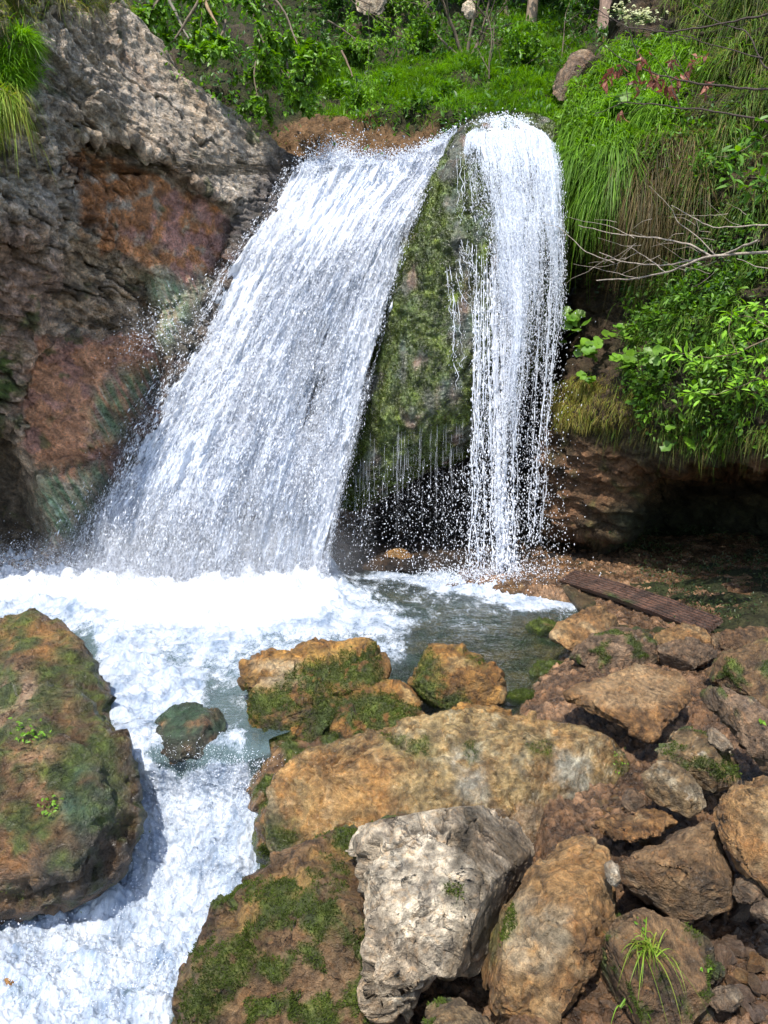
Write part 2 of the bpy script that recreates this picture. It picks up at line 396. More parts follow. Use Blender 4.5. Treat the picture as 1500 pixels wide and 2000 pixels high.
# ---- hillside behind the lip
bs_d = tps([(-700, -500, 18), (-700, 0, 12), (-700, 350, 10.5), (0, -500, 24), (0, 0, 14), (0, 340, 12), (300, 0, 15), (300, 300, 12), (500, 200, 13), (450, 100, 13.6), (640, 300, 12.5), (640, 150, 14.6), (640, 0, 19), (640, -500, 34),
            (900, 235, 12.6), (900, 130, 15), (900, 0, 20), (1100, 240, 12.3), (1080, 120, 15.5), (1100, 0, 20), (1000, -500, 36), (1300, 100, 15), (1300, 0, 19), (1400, 340, 11.5), (1400, -500, 28), (2300, -500, 20), (2300, 0, 13), (2300, 345, 11), (900, 345, 12.3), (500, 345, 12.2)])
PX, PY, P = relief(-520, 345, 5, lambda y: y * 0 - 700., lambda y: y * 0 + 2300., 420, lambda x, y: bs_d(x, y))
N = grid_normals(P, CAM)
disp = .35 * fbm(P * .8, 6, .55) + .16 * fbm(P * 3.2, 4, rid=True) + .10 * ss(225, 255, PY) * fbm(P * np.array([3, 5, 9]), 5, .6, rid=True)
P2 = P + N * disp[..., None]
n = fbm(P * 1.6, 5)
c = cmix(np.broadcast_to(np.array([.035, .038, .014]), P.shape), np.array([.075, .055, .035]), ss(.0, .4, n))
c = cmix(c, np.array([.17, .10, .05]), soft_poly(PX, PY, [(540, 270), (600, 235), (700, 250), (780, 275), (860, 250), (880, 360), (480, 360)], 14, P, 16) * .9)
SOIL = rock_mat('earth', .03, (.7, .95), 1, .2, 0, 0)
hill = mesh_np('hillside', P2, grid_faces(*P.shape[:2]), SOIL, vcol=c, attrs={'wet': c[..., 0] * 0})
tag(hill, 'steep grassy ravine slope above the lip of the waterfall', kind='structure')
BS = dict(P=P2, N=grid_normals(P2, CAM), PX=PX, PY=PY)

# ---- right bank, overhang, undercut and its floor
rb_d = tps([(1100, 260, 10.9), (1180, 100, 11.6), (1200, -100, 12.5), (1180, -400, 14), (1500, -400, 10.5), (2000, -400, 9), (1300, 150, 10.6), (1500, 100, 9.2), (2000, 100, 7), (1110, 450, 10.9), (1200, 350, 10), (1350, 350, 9.3), (1500, 350, 8.6), (2000, 400, 6.5),
            (1160, 560, 10.9), (1250, 520, 10.3), (1400, 500, 8.9), (1140, 660, 10.9), (1230, 680, 9.6), (1350, 650, 8.7), (1500, 650, 7.9), (1120, 760, 10.2), (1200, 780, 9.3), (1300, 780, 8.7), (1500, 800, 7.6), (2000, 800, 6), (1080, 860, 10.2), (1200, 880, 9.5), (1350, 880, 8.7), (1500, 880, 7.7), (2000, 880, 6),
            (1080, 1000, 10.5), (1500, 1250, 8.5), (1070, 1250, 10.6), (2000, 1250, 7)])
rb_L = curve([(-400, 1240), (0, 1245), (60, 1210), (100, 1180), (190, 1128), (260, 1098), (400, 1112), (520, 1122), (640, 1140), (760, 1112), (850, 1076), (940, 1062), (1020, 1085), (1070, 1040), (1100, 960), (1300, 960)])
lipy = curve([(1000, 1000), (1090, 1025), (1180, 1050), (1235, 1010), (1280, 930), (1350, 895), (2100, 890)])
def rb_floor(px, py):
    z = .10 + .0011 * np.clip(px - 1150, 0, 900) * .35
    z = z - .5 * ss(1236, 1262, py)
    xb = np.interp(py, [1080, 1110, 1150, 1195, 1250, 1340], [930, 1010, 1090, 1150, 1120, 1110])
    return mix(-.45, z, ss(-60, 15, px - xb))
def rb_df(px, py):
    d = rb_d(px, py); w1 = W(px, py, d); lp = lipy(px) + 14 * fbm(w1 * 2, 3)
    d = d + 2.3 * ss(0, 70, py - lp) + .9 * ss(30, 110, px - 1190) * ss(885, 930, py + 10 * fbm(w1 * 3, 3))
    fl = depth_at_z(px, py, rb_floor(px, py) + .05 * fbm(np.stack([px / 60, py / 25, px * 0], -1), 4))
    return smin(d, np.where(fl > 0, fl, 99), .5)
PX, PY, P = relief(-110, 1330, 2.8, rb_L, lambda y: y * 0 + 2000., 300, rb_df)
P = skirt(P, -1, 14, (.02, .12, 0))
PX = np.pad(PX, ((0, 0), (14, 0)), 'edge'); PY = np.pad(PY, ((0, 0), (14, 0)), 'edge')
N = grid_normals(P, CAM)
Q = P * np.array([1.0, 1.0, 2.6])
F1, F2, ID = worley(P * np.array([2.2, 2.2, 4.5]) + .5 * fbm(P * 2, 4)[..., None])
flo = ss(.35, .15, P[..., 2])
disp = (.16 * fbm(Q * 1.1, 6, .55, rid=True) + .12 * (ID - .5) + .04 * fbm(P * 9, 4)) * mix(1, .35, flo)
P2 = P + N * disp[..., None]
n = fbm(P * 2, 5)
soil = np.array([.045, .035, .018])
c = cmix(np.broadcast_to(soil, P.shape), np.array([.09, .06, .035]), ss(-.1, .4, n))
rk = soft_poly(PX, PY, [(1040, 830), (1130, 850), (1300, 900), (1700, 880), (1700, 930), (1290, 930), (1240, 1030), (1170, 1060), (1060, 1040)], 14, P, 16)
c = cmix(c, np.array([.19, .10, .05]), rk * ss(-.5, .2, n))
c = cmix(c, np.array([.10, .09, .03]), rk * ss(.1, .4, fbm(P * 4, 5)) * .8)
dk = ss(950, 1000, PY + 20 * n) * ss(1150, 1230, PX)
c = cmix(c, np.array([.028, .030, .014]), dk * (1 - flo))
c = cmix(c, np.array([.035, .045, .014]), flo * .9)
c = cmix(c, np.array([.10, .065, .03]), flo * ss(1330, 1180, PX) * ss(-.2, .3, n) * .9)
c = c * mix(.7, 1.2, ss(-.4, .4, fbm(P * 6, 4)))[..., None]
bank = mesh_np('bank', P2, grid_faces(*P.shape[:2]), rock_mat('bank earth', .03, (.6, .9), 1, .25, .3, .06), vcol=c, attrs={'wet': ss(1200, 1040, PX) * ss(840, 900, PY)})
tag(bank, 'undercut earth and rock bank right of the waterfall', kind='structure')
RB = dict(P=P2, N=grid_normals(P2, CAM), PX=PX, PY=PY)

# ---- cave wall behind the spur
def cv_df(px, py):
    d = 12.2 + .5 * fbm(np.stack([px / 150, py / 90, px * 0], -1), 3)
    return smin(d, np.maximum(depth_at_z(px, py, .06 - .45 * ss(1108, 1128, py) + .06 * fbm(np.stack([px / 45, py / 20, px * 0 + 3], -1), 3)), 1), .4)
PX, PY, P = relief(560, 1160, 4, lambda y: y * 0 + 520., lambda y: y * 0 + 1230., 200, cv_df)
N = grid_normals(P, CAM)
P2 = P + N * (.14 * fbm(P * 1.8, 5, rid=True))[..., None]
c = cmix(np.broadcast_to(np.array([.018, .014, .012]), P.shape), np.array([.09, .055, .03]), ss(.3, .0, P[..., 2]) * ss(-.2, .2, fbm(P * 3, 4)))  # shade of the hollow put into the colour: near black above a browner floor
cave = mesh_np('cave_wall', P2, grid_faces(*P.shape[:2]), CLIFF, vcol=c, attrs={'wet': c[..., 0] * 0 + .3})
tag(cave, 'wet rock wall of the hollow behind the falls, colour darkened for shade', kind='structure')

# ---- river bed and bank floor, far ground
def ground_z(x, y, full=False):
    x = np.asarray(x, float); y = np.asarray(y, float)
    q = np.stack([x, y, x * 0], -1); n = fbm(q * .9, 3) * .25
    pe = np.interp(y, [3, 4.9, 5.4, 6.0, 6.8, 8.1, 8.6, 9.5], [-.6, -.3, .95, 1.25, 1.6, 2.25, 2.3, 1.0])   # pool/bank border x
    t = ss(-.25, .25, x + n * .6 - pe)
    sl = ss(.12, -.12, x + n * .3 - np.interp(y, [2.6, 3, 3.9, 5.2, 5.6], [.45, .5, .85, 1.0, 1.0])) * ss(5.5, 5.1, y)
    bankz = -.5 * sl + .06 - .17 * ss(5.7, 4.8, y) + .05 * np.clip(x - 1, 0, 4) + .05 * fbm(q * 1.6 + 5, 4)
    pool = -.13 - .16 * ss(2, -1, x) + .07 * fbm(q * 2.2, 4, rid=True)
    chan = ss(5.6, 5.1, y + n * .3)
    low = mix(pool, -1.35, chan * ss(.6, -.2, x + n * .5 + .1))
    return (mix(low, bankz, t), t) if full else mix(low, bankz, t)
gx = np.r_[np.linspace(-7, -.8, 100)[:-1], np.linspace(-.8, 3.6, 400)[:-1], np.linspace(3.6, 7, 60)]; gy = np.r_[np.linspace(.6, 2, 40)[:-1], np.linspace(2, 6.6, 420)[:-1], np.linspace(6.6, 11.5, 160)]
X, Y = np.meshgrid(gx, gy); Z, TB_ = ground_z(X, Y, True)
P = np.stack([X, Y, Z], -1)
Z = Z + .025 * fbm(P * 6, 5) + .02 * fbm(P * 14, 3, rid=True); P[..., 2] = Z
F1, F2, ID, TL = worley(P * 13 + .3 * fbm(P * 5, 3)[..., None], True); E1, E2, IF, TM = worley(P * 30 + 5, True)
bz = ss(.3, .7, TB_)
P[..., 2] += bz * (.035 * ss(.0, .30, F2 - F1) * (ID > .4) * (ID - .2) + .03 * TL * (ID > .4) + .010 * ss(0, .3, E2 - E1) * IF + .008 * TM) + .02 * (1 - bz) * ss(0, .4, F2 - F1) * ID
n = fbm(P * 2.5, 5)
wetb = ss(.03, -.03, Z) * ss(.6, .3, TB_)
c = cmix(np.broadcast_to(np.array([.11, .06, .028]), P.shape), np.array([.22, .13, .07]), ss(-.1, .4, n))
c = c * (mix(.5, 1.6, ID) * mix(.7, 1.2, IF) * mix(.45, 1, ss(.02, .2, F2 - F1)))[..., None]
c = cmix(c, cmix(np.broadcast_to(np.array([.13, .095, .035]), P.shape), np.array([.02, .045, .012]), ss(-.15, .25, fbm(P * 2.2 + 3, 4))), wetb)
ground = mesh_np('ground', P, grid_faces(*P.shape[:2])[:, ::-1], rock_mat('gravel and mud', .014, (.25, .7), 1, .5, .2, .15), vcol=c, attrs={'wet': np.clip(wetb + .5, 0, 1)})
tag(ground, 'brown muddy gravel floor of the bank and stream bed', kind='structure')
P = np.stack(np.meshgrid(np.linspace(-250, 250, 60), np.linspace(-250, 250, 60)), -1)
P = np.concatenate([P, np.full(P.shape[:2] + (1,), -2.2)], -1)
P[..., 2] += .8 * ss(12, 60, np.hypot(P[..., 0], P[..., 1])) * fbm(P * .03, 3) * 6
tag(mesh_np('terrain', P, grid_faces(60, 60)[:, ::-1], CLIFF, vcol=np.broadcast_to(np.array([.05, .07, .025]), P.shape)), 'ground far around the ravine', kind='structure')

# ---- mossy spur between the two falls, lofted ring by ring
sL = curve([(232, 945), (245, 925), (262, 903), (320, 868), (420, 815), (540, 765), (740, 715), (860, 677), (960, 652), (990, 660)])
sR = curve([(232, 1030), (245, 1060), (262, 1082), (300, 1094), (400, 1102), (560, 1100), (640, 1090), (700, 1050), (830, 962), (880, 900), (930, 800), (975, 720), (990, 690)])
rows = np.arange(232, 991, 2.2); nc = 360
th = np.linspace(0, 2 * math.pi, nc, endpoint=False)
L = sL(rows)[:, None]; R = sR(rows)[:, None]; C0 = (L + R) / 2; H = (R - L) / 2
dc = np.interp(rows, [232, 260, 320, 450, 700, 990], [11.7, 11.25, 11.0, 10.9, 10.85, 10.8])[:, None]
ry = np.clip(np.interp(rows, [232, 262, 330, 500, 800, 990], [.2, .45, .7, .85, .8, .25]), .1, 9)[:, None]
ct, s_t = np.cos(th)[None], np.sin(th)[None]
PXr = C0 + H * np.sign(ct) * np.abs(ct) ** .85; PYr = np.repeat(rows[:, None], nc, 1)
P = W(PXr, PYr, dc - ry * s_t)
N = np.cross(np.gradient(P, axis=0), np.roll(P, -1, 1) - np.roll(P, 1, 1)); N /= np.linalg.norm(N, axis=-1)[..., None] + 1e-12
cen = P.mean(1, keepdims=True); N *= np.sign(((P - cen) * N).sum(-1).mean())
Q = P * np.array([3.2, 3.2, .9]); wz = fbm(P * 1.2, 4)
disp = .12 * fbm(Q + wz[..., None], 5, .5, rid=True) + .10 * fbm(P * 1.5 + 4, 4) + .035 * fbm(P * np.array([11, 11, 4]), 4) + .02 * fbm(P * 20, 3)
P2 = P + N * disp[..., None]
i = np.arange(len(rows) * nc).reshape(len(rows), nc); j = np.roll(i, -1, 1)
F = np.stack([i[:-1], j[:-1], j[1:], i[1:]], -1).reshape(-1, 4)
V = np.concatenate([P2.reshape(-1, 3), P2[:1].mean(1), P2[-1:].mean(1)])
caps = np.concatenate([np.stack([i[0], j[0], np.full(nc, len(V) - 2)], -1), np.stack([j[-1], i[-1], np.full(nc, len(V) - 1)], -1)])
m1 = ss(-.22, .12, fbm(P * np.array([2.6, 2.6, 1.3]) + 12, 5)); m2 = fbm(P * 5, 5)
c = cmix(np.broadcast_to(np.array([.06, .065, .045]), P.shape), np.array([.13, .085, .065]), ss(.0, .35, fbm(P * np.array([5, 5, 1.6]) + 3, 5)))
c = cmix(c, np.array([.05, .085, .07]), ss(.1, .4, fbm(P * 2 + 30, 4)) * .7)
c = cmix(c, mix(MOSSC * 1.5, MOSSL * 1.8, ss(0, .5, m2)[..., None]), m1 * .9)
c = c * 1.15 * mix(.55, 1.25, ss(-.3, .2, fbm(P * np.array([9, 9, 3]), 4)))[..., None]
c = np.concatenate([c.reshape(-1, 3), [[.05, .05, .03]] * 2])
spur = mesh_np('rock_spur', V, [F, caps], WET, vcol=c, attrs={'wet': np.full(len(V), .35)})
tag(spur, 'mossy dark rock spur standing between the two falls', kind='structure')
SP = dict(P=P2[:, :nc // 2], N=N[:, :nc // 2], PX=PXr[:, :nc // 2], PY=PYr[:, :nc // 2], M=m1[:, :nc // 2])
print('terrain', time.time() - T0)

# ------------------------------------------------------------------ boulders: faceted hulls, voxel-remeshed, fractured and weathered
def hull_bm(points):
    bm = bmesh.new()
    for p in points: bm.verts.new(Vector(p))
    r = bmesh.ops.convex_hull(bm, input=bm.verts)
    bmesh.ops.delete(bm, geom=[g for g in set(r['geom_interior']) | set(r['geom_unused']) if isinstance(g, bmesh.types.BMVert)], context='VERTS')
    return bm
def remeshed(hulls, vox, smooth=4):
    me = bpy.data.meshes.new('tmp'); bm = bmesh.new()
    for h in hulls:
        t = bpy.data.meshes.new('t'); hb = hull_bm(h); hb.to_mesh(t); hb.free(); bm.from_mesh(t); bpy.data.meshes.remove(t)
    bm.to_mesh(me); bm.free()
    o = bpy.data.objects.new('tmp', me); COL.objects.link(o)
    md = o.modifiers.new('r', 'REMESH'); md.mode = 'VOXEL'; md.voxel_size = vox
    if smooth:
        sm = o.modifiers.new('s', 'SMOOTH'); sm.factor = .5; sm.iterations = smooth
    dg = bpy.context.evaluated_depsgraph_get(); ev = o.evaluated_get(dg); m2 = ev.to_mesh()
    V = np.empty(len(m2.vertices) * 3, np.float32); m2.vertices.foreach_get('co', V); V = V.reshape(-1, 3).astype(float)
    N = np.empty(len(m2.vertices) * 3, np.float32); m2.vertex_normals.foreach_get('vector', N); N = N.reshape(-1, 3).astype(float)
    k = np.empty(len(m2.polygons), np.int32); m2.polygons.foreach_get('loop_total', k)
    li = np.empty(len(m2.loops), np.int32); m2.loops.foreach_get('vertex_index', li)
    st = np.concatenate([[0], np.cumsum(k)[:-1]])
    Fs = [np.stack([li[st[k == q] + a] for a in range(q)], -1) for q in (3, 4) if (k == q).any()]
    ev.to_mesh_clear(); bpy.data.objects.remove(o); bpy.data.meshes.remove(me)
    return V, N, Fs
def shape_points(out, zb, ext, bulge, back, front=(), seed=0):
    """out: outline read off the photograph; zb: height of its lowest point; ext: how much further its top lies; returns world points"""
    rs = np.random.default_rng(seed); o = np.array(out, float)
    yb, yt = o[:, 1].max(), o[:, 1].min(); xb = o[o[:, 1].argmax(), 0]
    db = float(depth_at_z(xb, min(yb, 2400), zb))
    dd = lambda y: db + ext * (yb - y) / max(yb - yt, 1)
    c = o.mean(0)
    pts = [W(x, y, dd(y)) for x, y in o]
    k = len(o); m = max(4, min(7, k // 2)); st0 = rs.integers(0, k)
    for t in range(m):
        x, y = o[(st0 + t * k // m) % k]; sc = rs.uniform(.35, .72)
        pts.append(W(c[0] + (x - c[0]) * sc, c[1] + (y - c[1]) * sc, dd(c[1] + (y - c[1]) * sc) - bulge * rs.uniform(.6, 1.15)))
    for x, y, q in front: pts.append(W(x, y, dd(y) + q))
    for x, y in c + (o - c) * .8: pts.append(W(x, y, dd(y) + back * rs.uniform(.7, 1.1)))
    return pts, db
PAL = dict(
    tan=([.36, .225, .105], [.26, .14, .055], [.42, .32, .20], [.10, .06, .03]),
    ochre=([.40, .225, .065], [.30, .15, .04], [.42, .30, .15], [.12, .07, .02]),
    brown=([.20, .125, .065], [.14, .08, .04], [.27, .20, .13], [.05, .03, .018]),
    purple=([.24, .165, .115], [.17, .11, .07], [.33, .27, .21], [.06, .04, .028]),
    grey=([.60, .53, .46], [.38, .30, .23], [.82, .76, .69], [.06, .045, .03]),
    lichen=([.24, .17, .095], [.16, .10, .05], [.50, .45, .36], [.05, .035, .02]),
    wetslab=([.30, .225, .115], [.27, .17, .075], [.40, .35, .24], [.13, .075, .03]))
def rock(name, label, outlines, zb, ext=.3, bulge=.15, back=.4, pal='tan', moss=0., mossy=(), seed=1, rough=1., wet=0., front=(), cat='boulder', strata=0., stains_shading=(), vox=None, cuts=5, group='boulders of the stream bank', mat=None, white=0.):
    if not isinstance(outlines[0][0], (tuple, list)): outlines = [outlines]
    hs = []; D = 0
    for k, o in enumerate(outlines):
        z0 = zb[k] if isinstance(zb, (list, tuple)) else zb
        e0 = ext[k] if isinstance(ext, (list, tuple)) else ext
        p, db = shape_points(o, z0, e0, bulge, back, front if k == 0 else (), seed + k); hs.append(p); D = max(D, db)
    allp = np.concatenate(hs); size = float(np.linalg.norm(allp.max(0) - allp.min(0)))
    vox = vox or max(size / 115, .0042 * D / 3)
    V, N, Fs = remeshed(hs, vox, 1)
    s = min(size, 1.6); off = seed * 3.17
    q = V / s; wv = fbm(q * 2.5 + off, 3)[:, None]
    F1, F2, ID, TA = worley(q * 3.6 + off + .35 * wv, True)
    G1, G2, IE, TB = worley(q * 9 + off + .5 * wv + .1 * fbm(q * 12, 3)[:, None], True)
    d = .010 * fbm(q * 2.2 + off, 4) + .016 * fbm(q * 5 + off + .5 * wv, 5, .55, rid=True) + .018 * (ID - .5) * ss(0, .08, F2 - F1) + .045 * TA + .030 * TB + .010 * (IE - .5) \
        + .016 * fbm(q * 11 + off, 5, .6) - .004 * ss(.05, 0, F2 - F1)
    if strata: 
        a = V @ np.array([.35, .3, .9]); d = d + strata * fbm(np.stack([a * 16 / s, q[:, 0] * 1.5, q[:, 1] * 1.5], -1) + wv, 4, rid=True)
    V2 = V + N * (d * s * rough * 1.1)[:, None]
    rp = np.random.default_rng(seed + 900); cc_ = V2.mean(0)          # plane cuts leave flat fracture faces with crisp arrises
    vw = CAM - cc_; vw /= np.linalg.norm(vw)
    for _ in range(int(cuts)):
        nv = rp.normal(size=3) * .62 + vw; nv /= np.linalg.norm(nv)
        pr = (V2 - cc_) @ nv; hh = np.quantile(pr, rp.uniform(.86, .965)); ov = np.maximum(pr - hh, 0)
        V2 = V2 - nv * (ov * .93)[:, None]
    gr = ss(.05, .0, np.abs(fbm(q * np.array([2.6, 2.6, 4.2]) + off + 40 + .5 * wv, 5, .6))) * ss(-.1, .15, fbm(q * 3 + off + 9, 3))
    V2 = V2 - N * (gr * s * .014)[:, None]
    V2 = V2 + N * (s * (.0055 * fbm(q * 26 + off, 4, .6) + .006 * fbm(q * 9 + off, 4, .6, rid=True)))[:, None]
    # colour
    n1 = fbm(V * 2.3 + off, 5); n2 = fbm(V * 6 + off, 5); n3 = fbm(V * 16 + off + 5, 4); base, sec, lite, dark = [np.array(x) for x in PAL[pal]]
    c = cmix(np.broadcast_to(base, V.shape), sec, ss(-.25, .3, n1)); c = cmix(c, lite, ss(.05, .4, n2) * .75)
    c = cmix(c, dark, ss(.15, .5, n3) * .55); c = cmix(c, dark, ss(.05, .0, F2 - F1) * .25 * ss(-.1, .2, n1))
    c = cmix(c * (.88 + .24 * ID)[:, None], dark, gr * .75)
    c = np.clip(c * np.array([1., .94, .78]) * .68, 0, 1) * (.62 + .72 * ss(-.3, .3, n3))[:, None]
    px, py = proj(V2)
    for col, poly, amt in stains_shading:
        c = cmix(c, np.array(col) * (.75 if max(col) > .1 else 1), soft_poly(px, py, poly, 16, V, 22, 5) * ss(-.5, .0, n2) * amt)
    if white:
        sp = ss(.18, .32, fbm(V * 24 + off, 4, .6)) * ss(-.15, .25, n1 + white - .5)
        c = cmix(c, np.array([.42, .38, .31]), sp * .8)
    up = N[:, 2]; m = ss(.45 - moss, .85 - moss, .35 + n2 * 1.1 + n1 * .6 + .12 * up) if moss else np.zeros(len(V))
    for poly, amt in mossy: m = np.maximum(m, amt * soft_poly(px, py, poly, 18, V, 26, 5) * ss(-.55, -.05, n3 + n2))
    c = cmix(c, mix(MOSSC * 1.0, MOSSL * 1.1, ss(-.2, .5, fbm(V * 12, 3) + .25 * n1)[:, None]), m * .95)
    V2 = V2 + N * (m * (.006 + .010 * np.clip(fbm(V * 30, 3), -.5, 1)))[:, None]
    org = np.array([*V2[:, :2].mean(0), V2[:, 2].min()])
    o = mesh_np(name, V2, Fs, mat or (WET if wet > .5 else ROCK), vcol=c, attrs={'wet': np.full(len(V), wet)}, origin=org)
    tag(o, label, cat, group)
    if m.max() > .5: moss_fuzz(o, V2, N, m, org, vox)
    return o
def moss_fuzz(o, V, N, m, org, vox, dens=1., ln=.009, nmax=45000, name='moss', parent=None):
    px, py = proj(V); facing = ((CAM - V) * N).sum(1) > -.3
    vis = (px > -80) & (px < 1580) & (py > -60) & (py < 2080) & (m > .35) & facing
    idx = np.nonzero(vis)[0]
    if len(idx) < 40: return
    k = int(min(nmax, len(idx) * 1.6 * dens)); idx = RNG.choice(idx, k)
    root = V[idx] + RNG.normal(0, vox * .5, (k, 3)); n = N[idx] + RNG.normal(0, .55, (k, 3)) + (0, 0, .2); n /= np.linalg.norm(n, axis=1)[:, None]
    L = ln * RNG.uniform(.5, 1.5, k)[:, None]; side = np.cross(n, RNG.normal(size=(k, 3))); side /= np.linalg.norm(side, axis=1)[:, None]
    w = L * .28
    Vv = np.stack([root - side * w, root + side * w, root + n * L + side * w * .3, root + n * L * .95 - side * w * .3], 1)
    g = RNG.random(k)[:, None]; col = mix(MOSSC * .8, MOSSL * 1.0, g * np.clip(.5 + fbm(root * 3, 2)[:, None], 0, 1) * 1.2)
    F = np.arange(k * 4).reshape(k, 4)
    mo = mesh_np(name, Vv, F, MOSS, False, vcol=np.repeat(col, 4, 0), parent=o, origin=org)
    mo.location = (0, 0, 0); mo["kind"] = 'stuff'
    return mo

def B(*a): return list(zip(a[::2], a[1::2]))
rock('boulder', 'huge wet brown boulder with moss patches filling the left edge below the foam',
     [B(-260,1260, -60,1215, 0,1208, 50,1205, 110,1215, 150,1245, 185,1300, 207,1345, 222,1400, 226,1440, 230,1560, 120,1640, -260,1660),
      B(-300,1400, -60,1360, 140,1350, 224,1425, 248,1490, 264,1540, 266,1590, 252,1640, 240,1700, 180,1745, 90,1765, -40,1800, -300,1850)],
     [-.72, -.98], [1.1, .75], .3, .9, 'brown', .12, cuts=0, seed=3, wet=.6, rough=.8, strata=.012, mat=ROCK,
     stains_shading=[([.38,.19,.06], B(0,1210, 120,1215, 150,1260, 90,1290, 0,1260), .9), ([.36,.24,.15], B(-60,1290, 70,1320, 100,1370, 60,1440, -60,1420), .9), ([.40,.22,.12], B(30,1450, 110,1450, 110,1540, 60,1560, 20,1500), .8), ([.30,.14,.05], B(-50,1580, 60,1590, 60,1700, -50,1720), .7), ([.035,.075,.05], B(150,1490, 215,1500, 230,1580, 170,1650, 110,1580), .9), ([.04,.035,.025], B(100,1650, 250,1600, 240,1720, 60,1770), .7)],
     mossy=[(B(95,1240, 150,1250, 210,1360, 225,1440, 170,1420, 120,1300), .9), (B(70,1290, 130,1320, 120,1400, 70,1380), .9), (B(0,1380, 110,1390, 100,1460, 20,1450), .9), (B(130,1450, 250,1480, 260,1600, 180,1600, 120,1520), .8), (B(10,1560,60,1540,60,1600,0,1620), .7)])
rock('boulder', 'ochre topped boulder with mossy underside darkened for shade in midstream left of the smaller mossy one',
     [B(478,1300, 492,1290, 530,1278, 605,1264, 612,1345, 590,1375, 520,1372, 482,1340),
      B(570,1270, 640,1256, 700,1245, 738,1250, 749,1300, 746,1345, 660,1385, 590,1385, 575,1330),
      B(488,1376, 500,1345, 600,1335, 660,1350, 650,1440, 600,1482, 520,1472, 490,1435),
      B(600,1345, 745,1330, 800,1350, 824,1372, 820,1412, 790,1428, 720,1452, 650,1468, 620,1420)],
     [.06, .06, -.16, -.10], [.40, .55, .45, .6], .07, .35, 'ochre', 0., cuts=0, seed=8, rough=.9, strata=.01, vox=.008,
     mossy=[(B(478,1330, 520,1350, 590,1300, 740,1255, 752,1340, 640,1345, 560,1400, 500,1420, 480,1380), 1.), (B(600,1350, 700,1350, 820,1375, 815,1418, 720,1450, 620,1470), 1.), (B(490,1420, 600,1400, 620,1480, 520,1475), .9)],
     stains_shading=[([.46,.36,.22], B(490,1295,590,1285,590,1340,500,1345), .8), ([.50,.29,.07], B(600,1265,735,1248,700,1285,600,1295), .9), ([.025,.02,.012], B(500,1390, 560,1375, 690,1390, 680,1460, 520,1480), .85)])  # the near-black patch paints shade under the front of the boulder
rock('boulder', 'rounded ochre boulder with bright moss on its left flank at the pool edge',
     B(820,1290, 840,1264, 900,1261, 940,1280, 966,1322, 986,1352, 985,1378, 940,1392, 880,1400, 840,1388, 815,1368, 808,1330),
     -.05, .45, .12, .4, 'ochre', 0., seed=12, rough=.9, front=[(850,1300,-.1), (935,1330,-.18)],
     mossy=[(B(810,1285, 850,1265, 860,1330, 900,1350, 915,1395, 850,1395, 805,1350), 1.), (B(900,1262,940,1275,945,1290,910,1285), .8)])
rock('boulder', 'broad wet bedrock slab with green and orange streaks behind the grey boulder',
     B(515,1600, 540,1520, 600,1472, 700,1440, 760,1420, 830,1402, 930,1392, 1010,1400, 1090,1418, 1160,1430, 1205,1452, 1240,1492, 1245,1560, 1205,1610, 1150,1640, 1120,1690, 1040,1760, 900,1790, 700,1740, 560,1680, 520,1645),
     -.42, 1.15, .16, .7, 'wetslab', 0., cuts=2, seed=22, wet=1., rough=.55, strata=.02, vox=.009, mat=WET,
     stains_shading=[([.36,.17,.04], B(540,1500, 640,1470, 760,1500, 740,1620, 600,1660, 545,1640), .5), ([.40,.38,.30], B(880,1470, 940,1460, 950,1560, 900,1560), .7), ([.38,.38,.30], B(1080,1470,1150,1470,1150,1590,1090,1560), .7), ([.24,.16,.10], B(960,1560,1100,1580,1120,1690,1000,1690), .6), ([.03,.03,.015], B(510,1560,570,1600,600,1660,530,1670), .8)],
     mossy=[(B(800,1445, 840,1440, 835,1475, 800,1470), .9), (B(905,1450, 935,1455, 930,1500, 910,1490), .9), (B(1200,1470, 1240,1490, 1240,1570, 1210,1580), .6), (B(750,1435,790,1440,785,1460,750,1460), .8), (B(1030,1450,1075,1455,1070,1480,1040,1475), .7), (B(515,1610,570,1600,590,1650,530,1660), .8)])
rock('boulder', 'large brown mossy boulder leaning under the grey one beside the bottom of the chute',
     B(320,2040, 345,1945, 400,1842, 430,1792, 490,1722, 560,1672, 640,1642, 720,1612, 790,1600, 800,1700, 800,1900, 760,2060, 600,2200, 420,2200),
     -.55, 1.2, .28, .8, 'brown', .1, cuts=4, seed=31, rough=.8, wet=.2, vox=.008,
     stains_shading=[([.34,.20,.06], B(430,1800, 560,1680, 720,1615, 700,1690, 560,1760, 470,1850), .9), ([.30,.19,.10], B(540,1840, 680,1830, 700,1990, 560,2000), .7), ([.10,.06,.025], B(600,1680, 720,1680, 720,1900, 620,1860), .7)],
     mossy=[(B(380,1860, 470,1820, 520,1780, 480,1900, 420,1990, 350,2000), .9), (B(600,1700,680,1690,690,1740,610,1760), .6)])
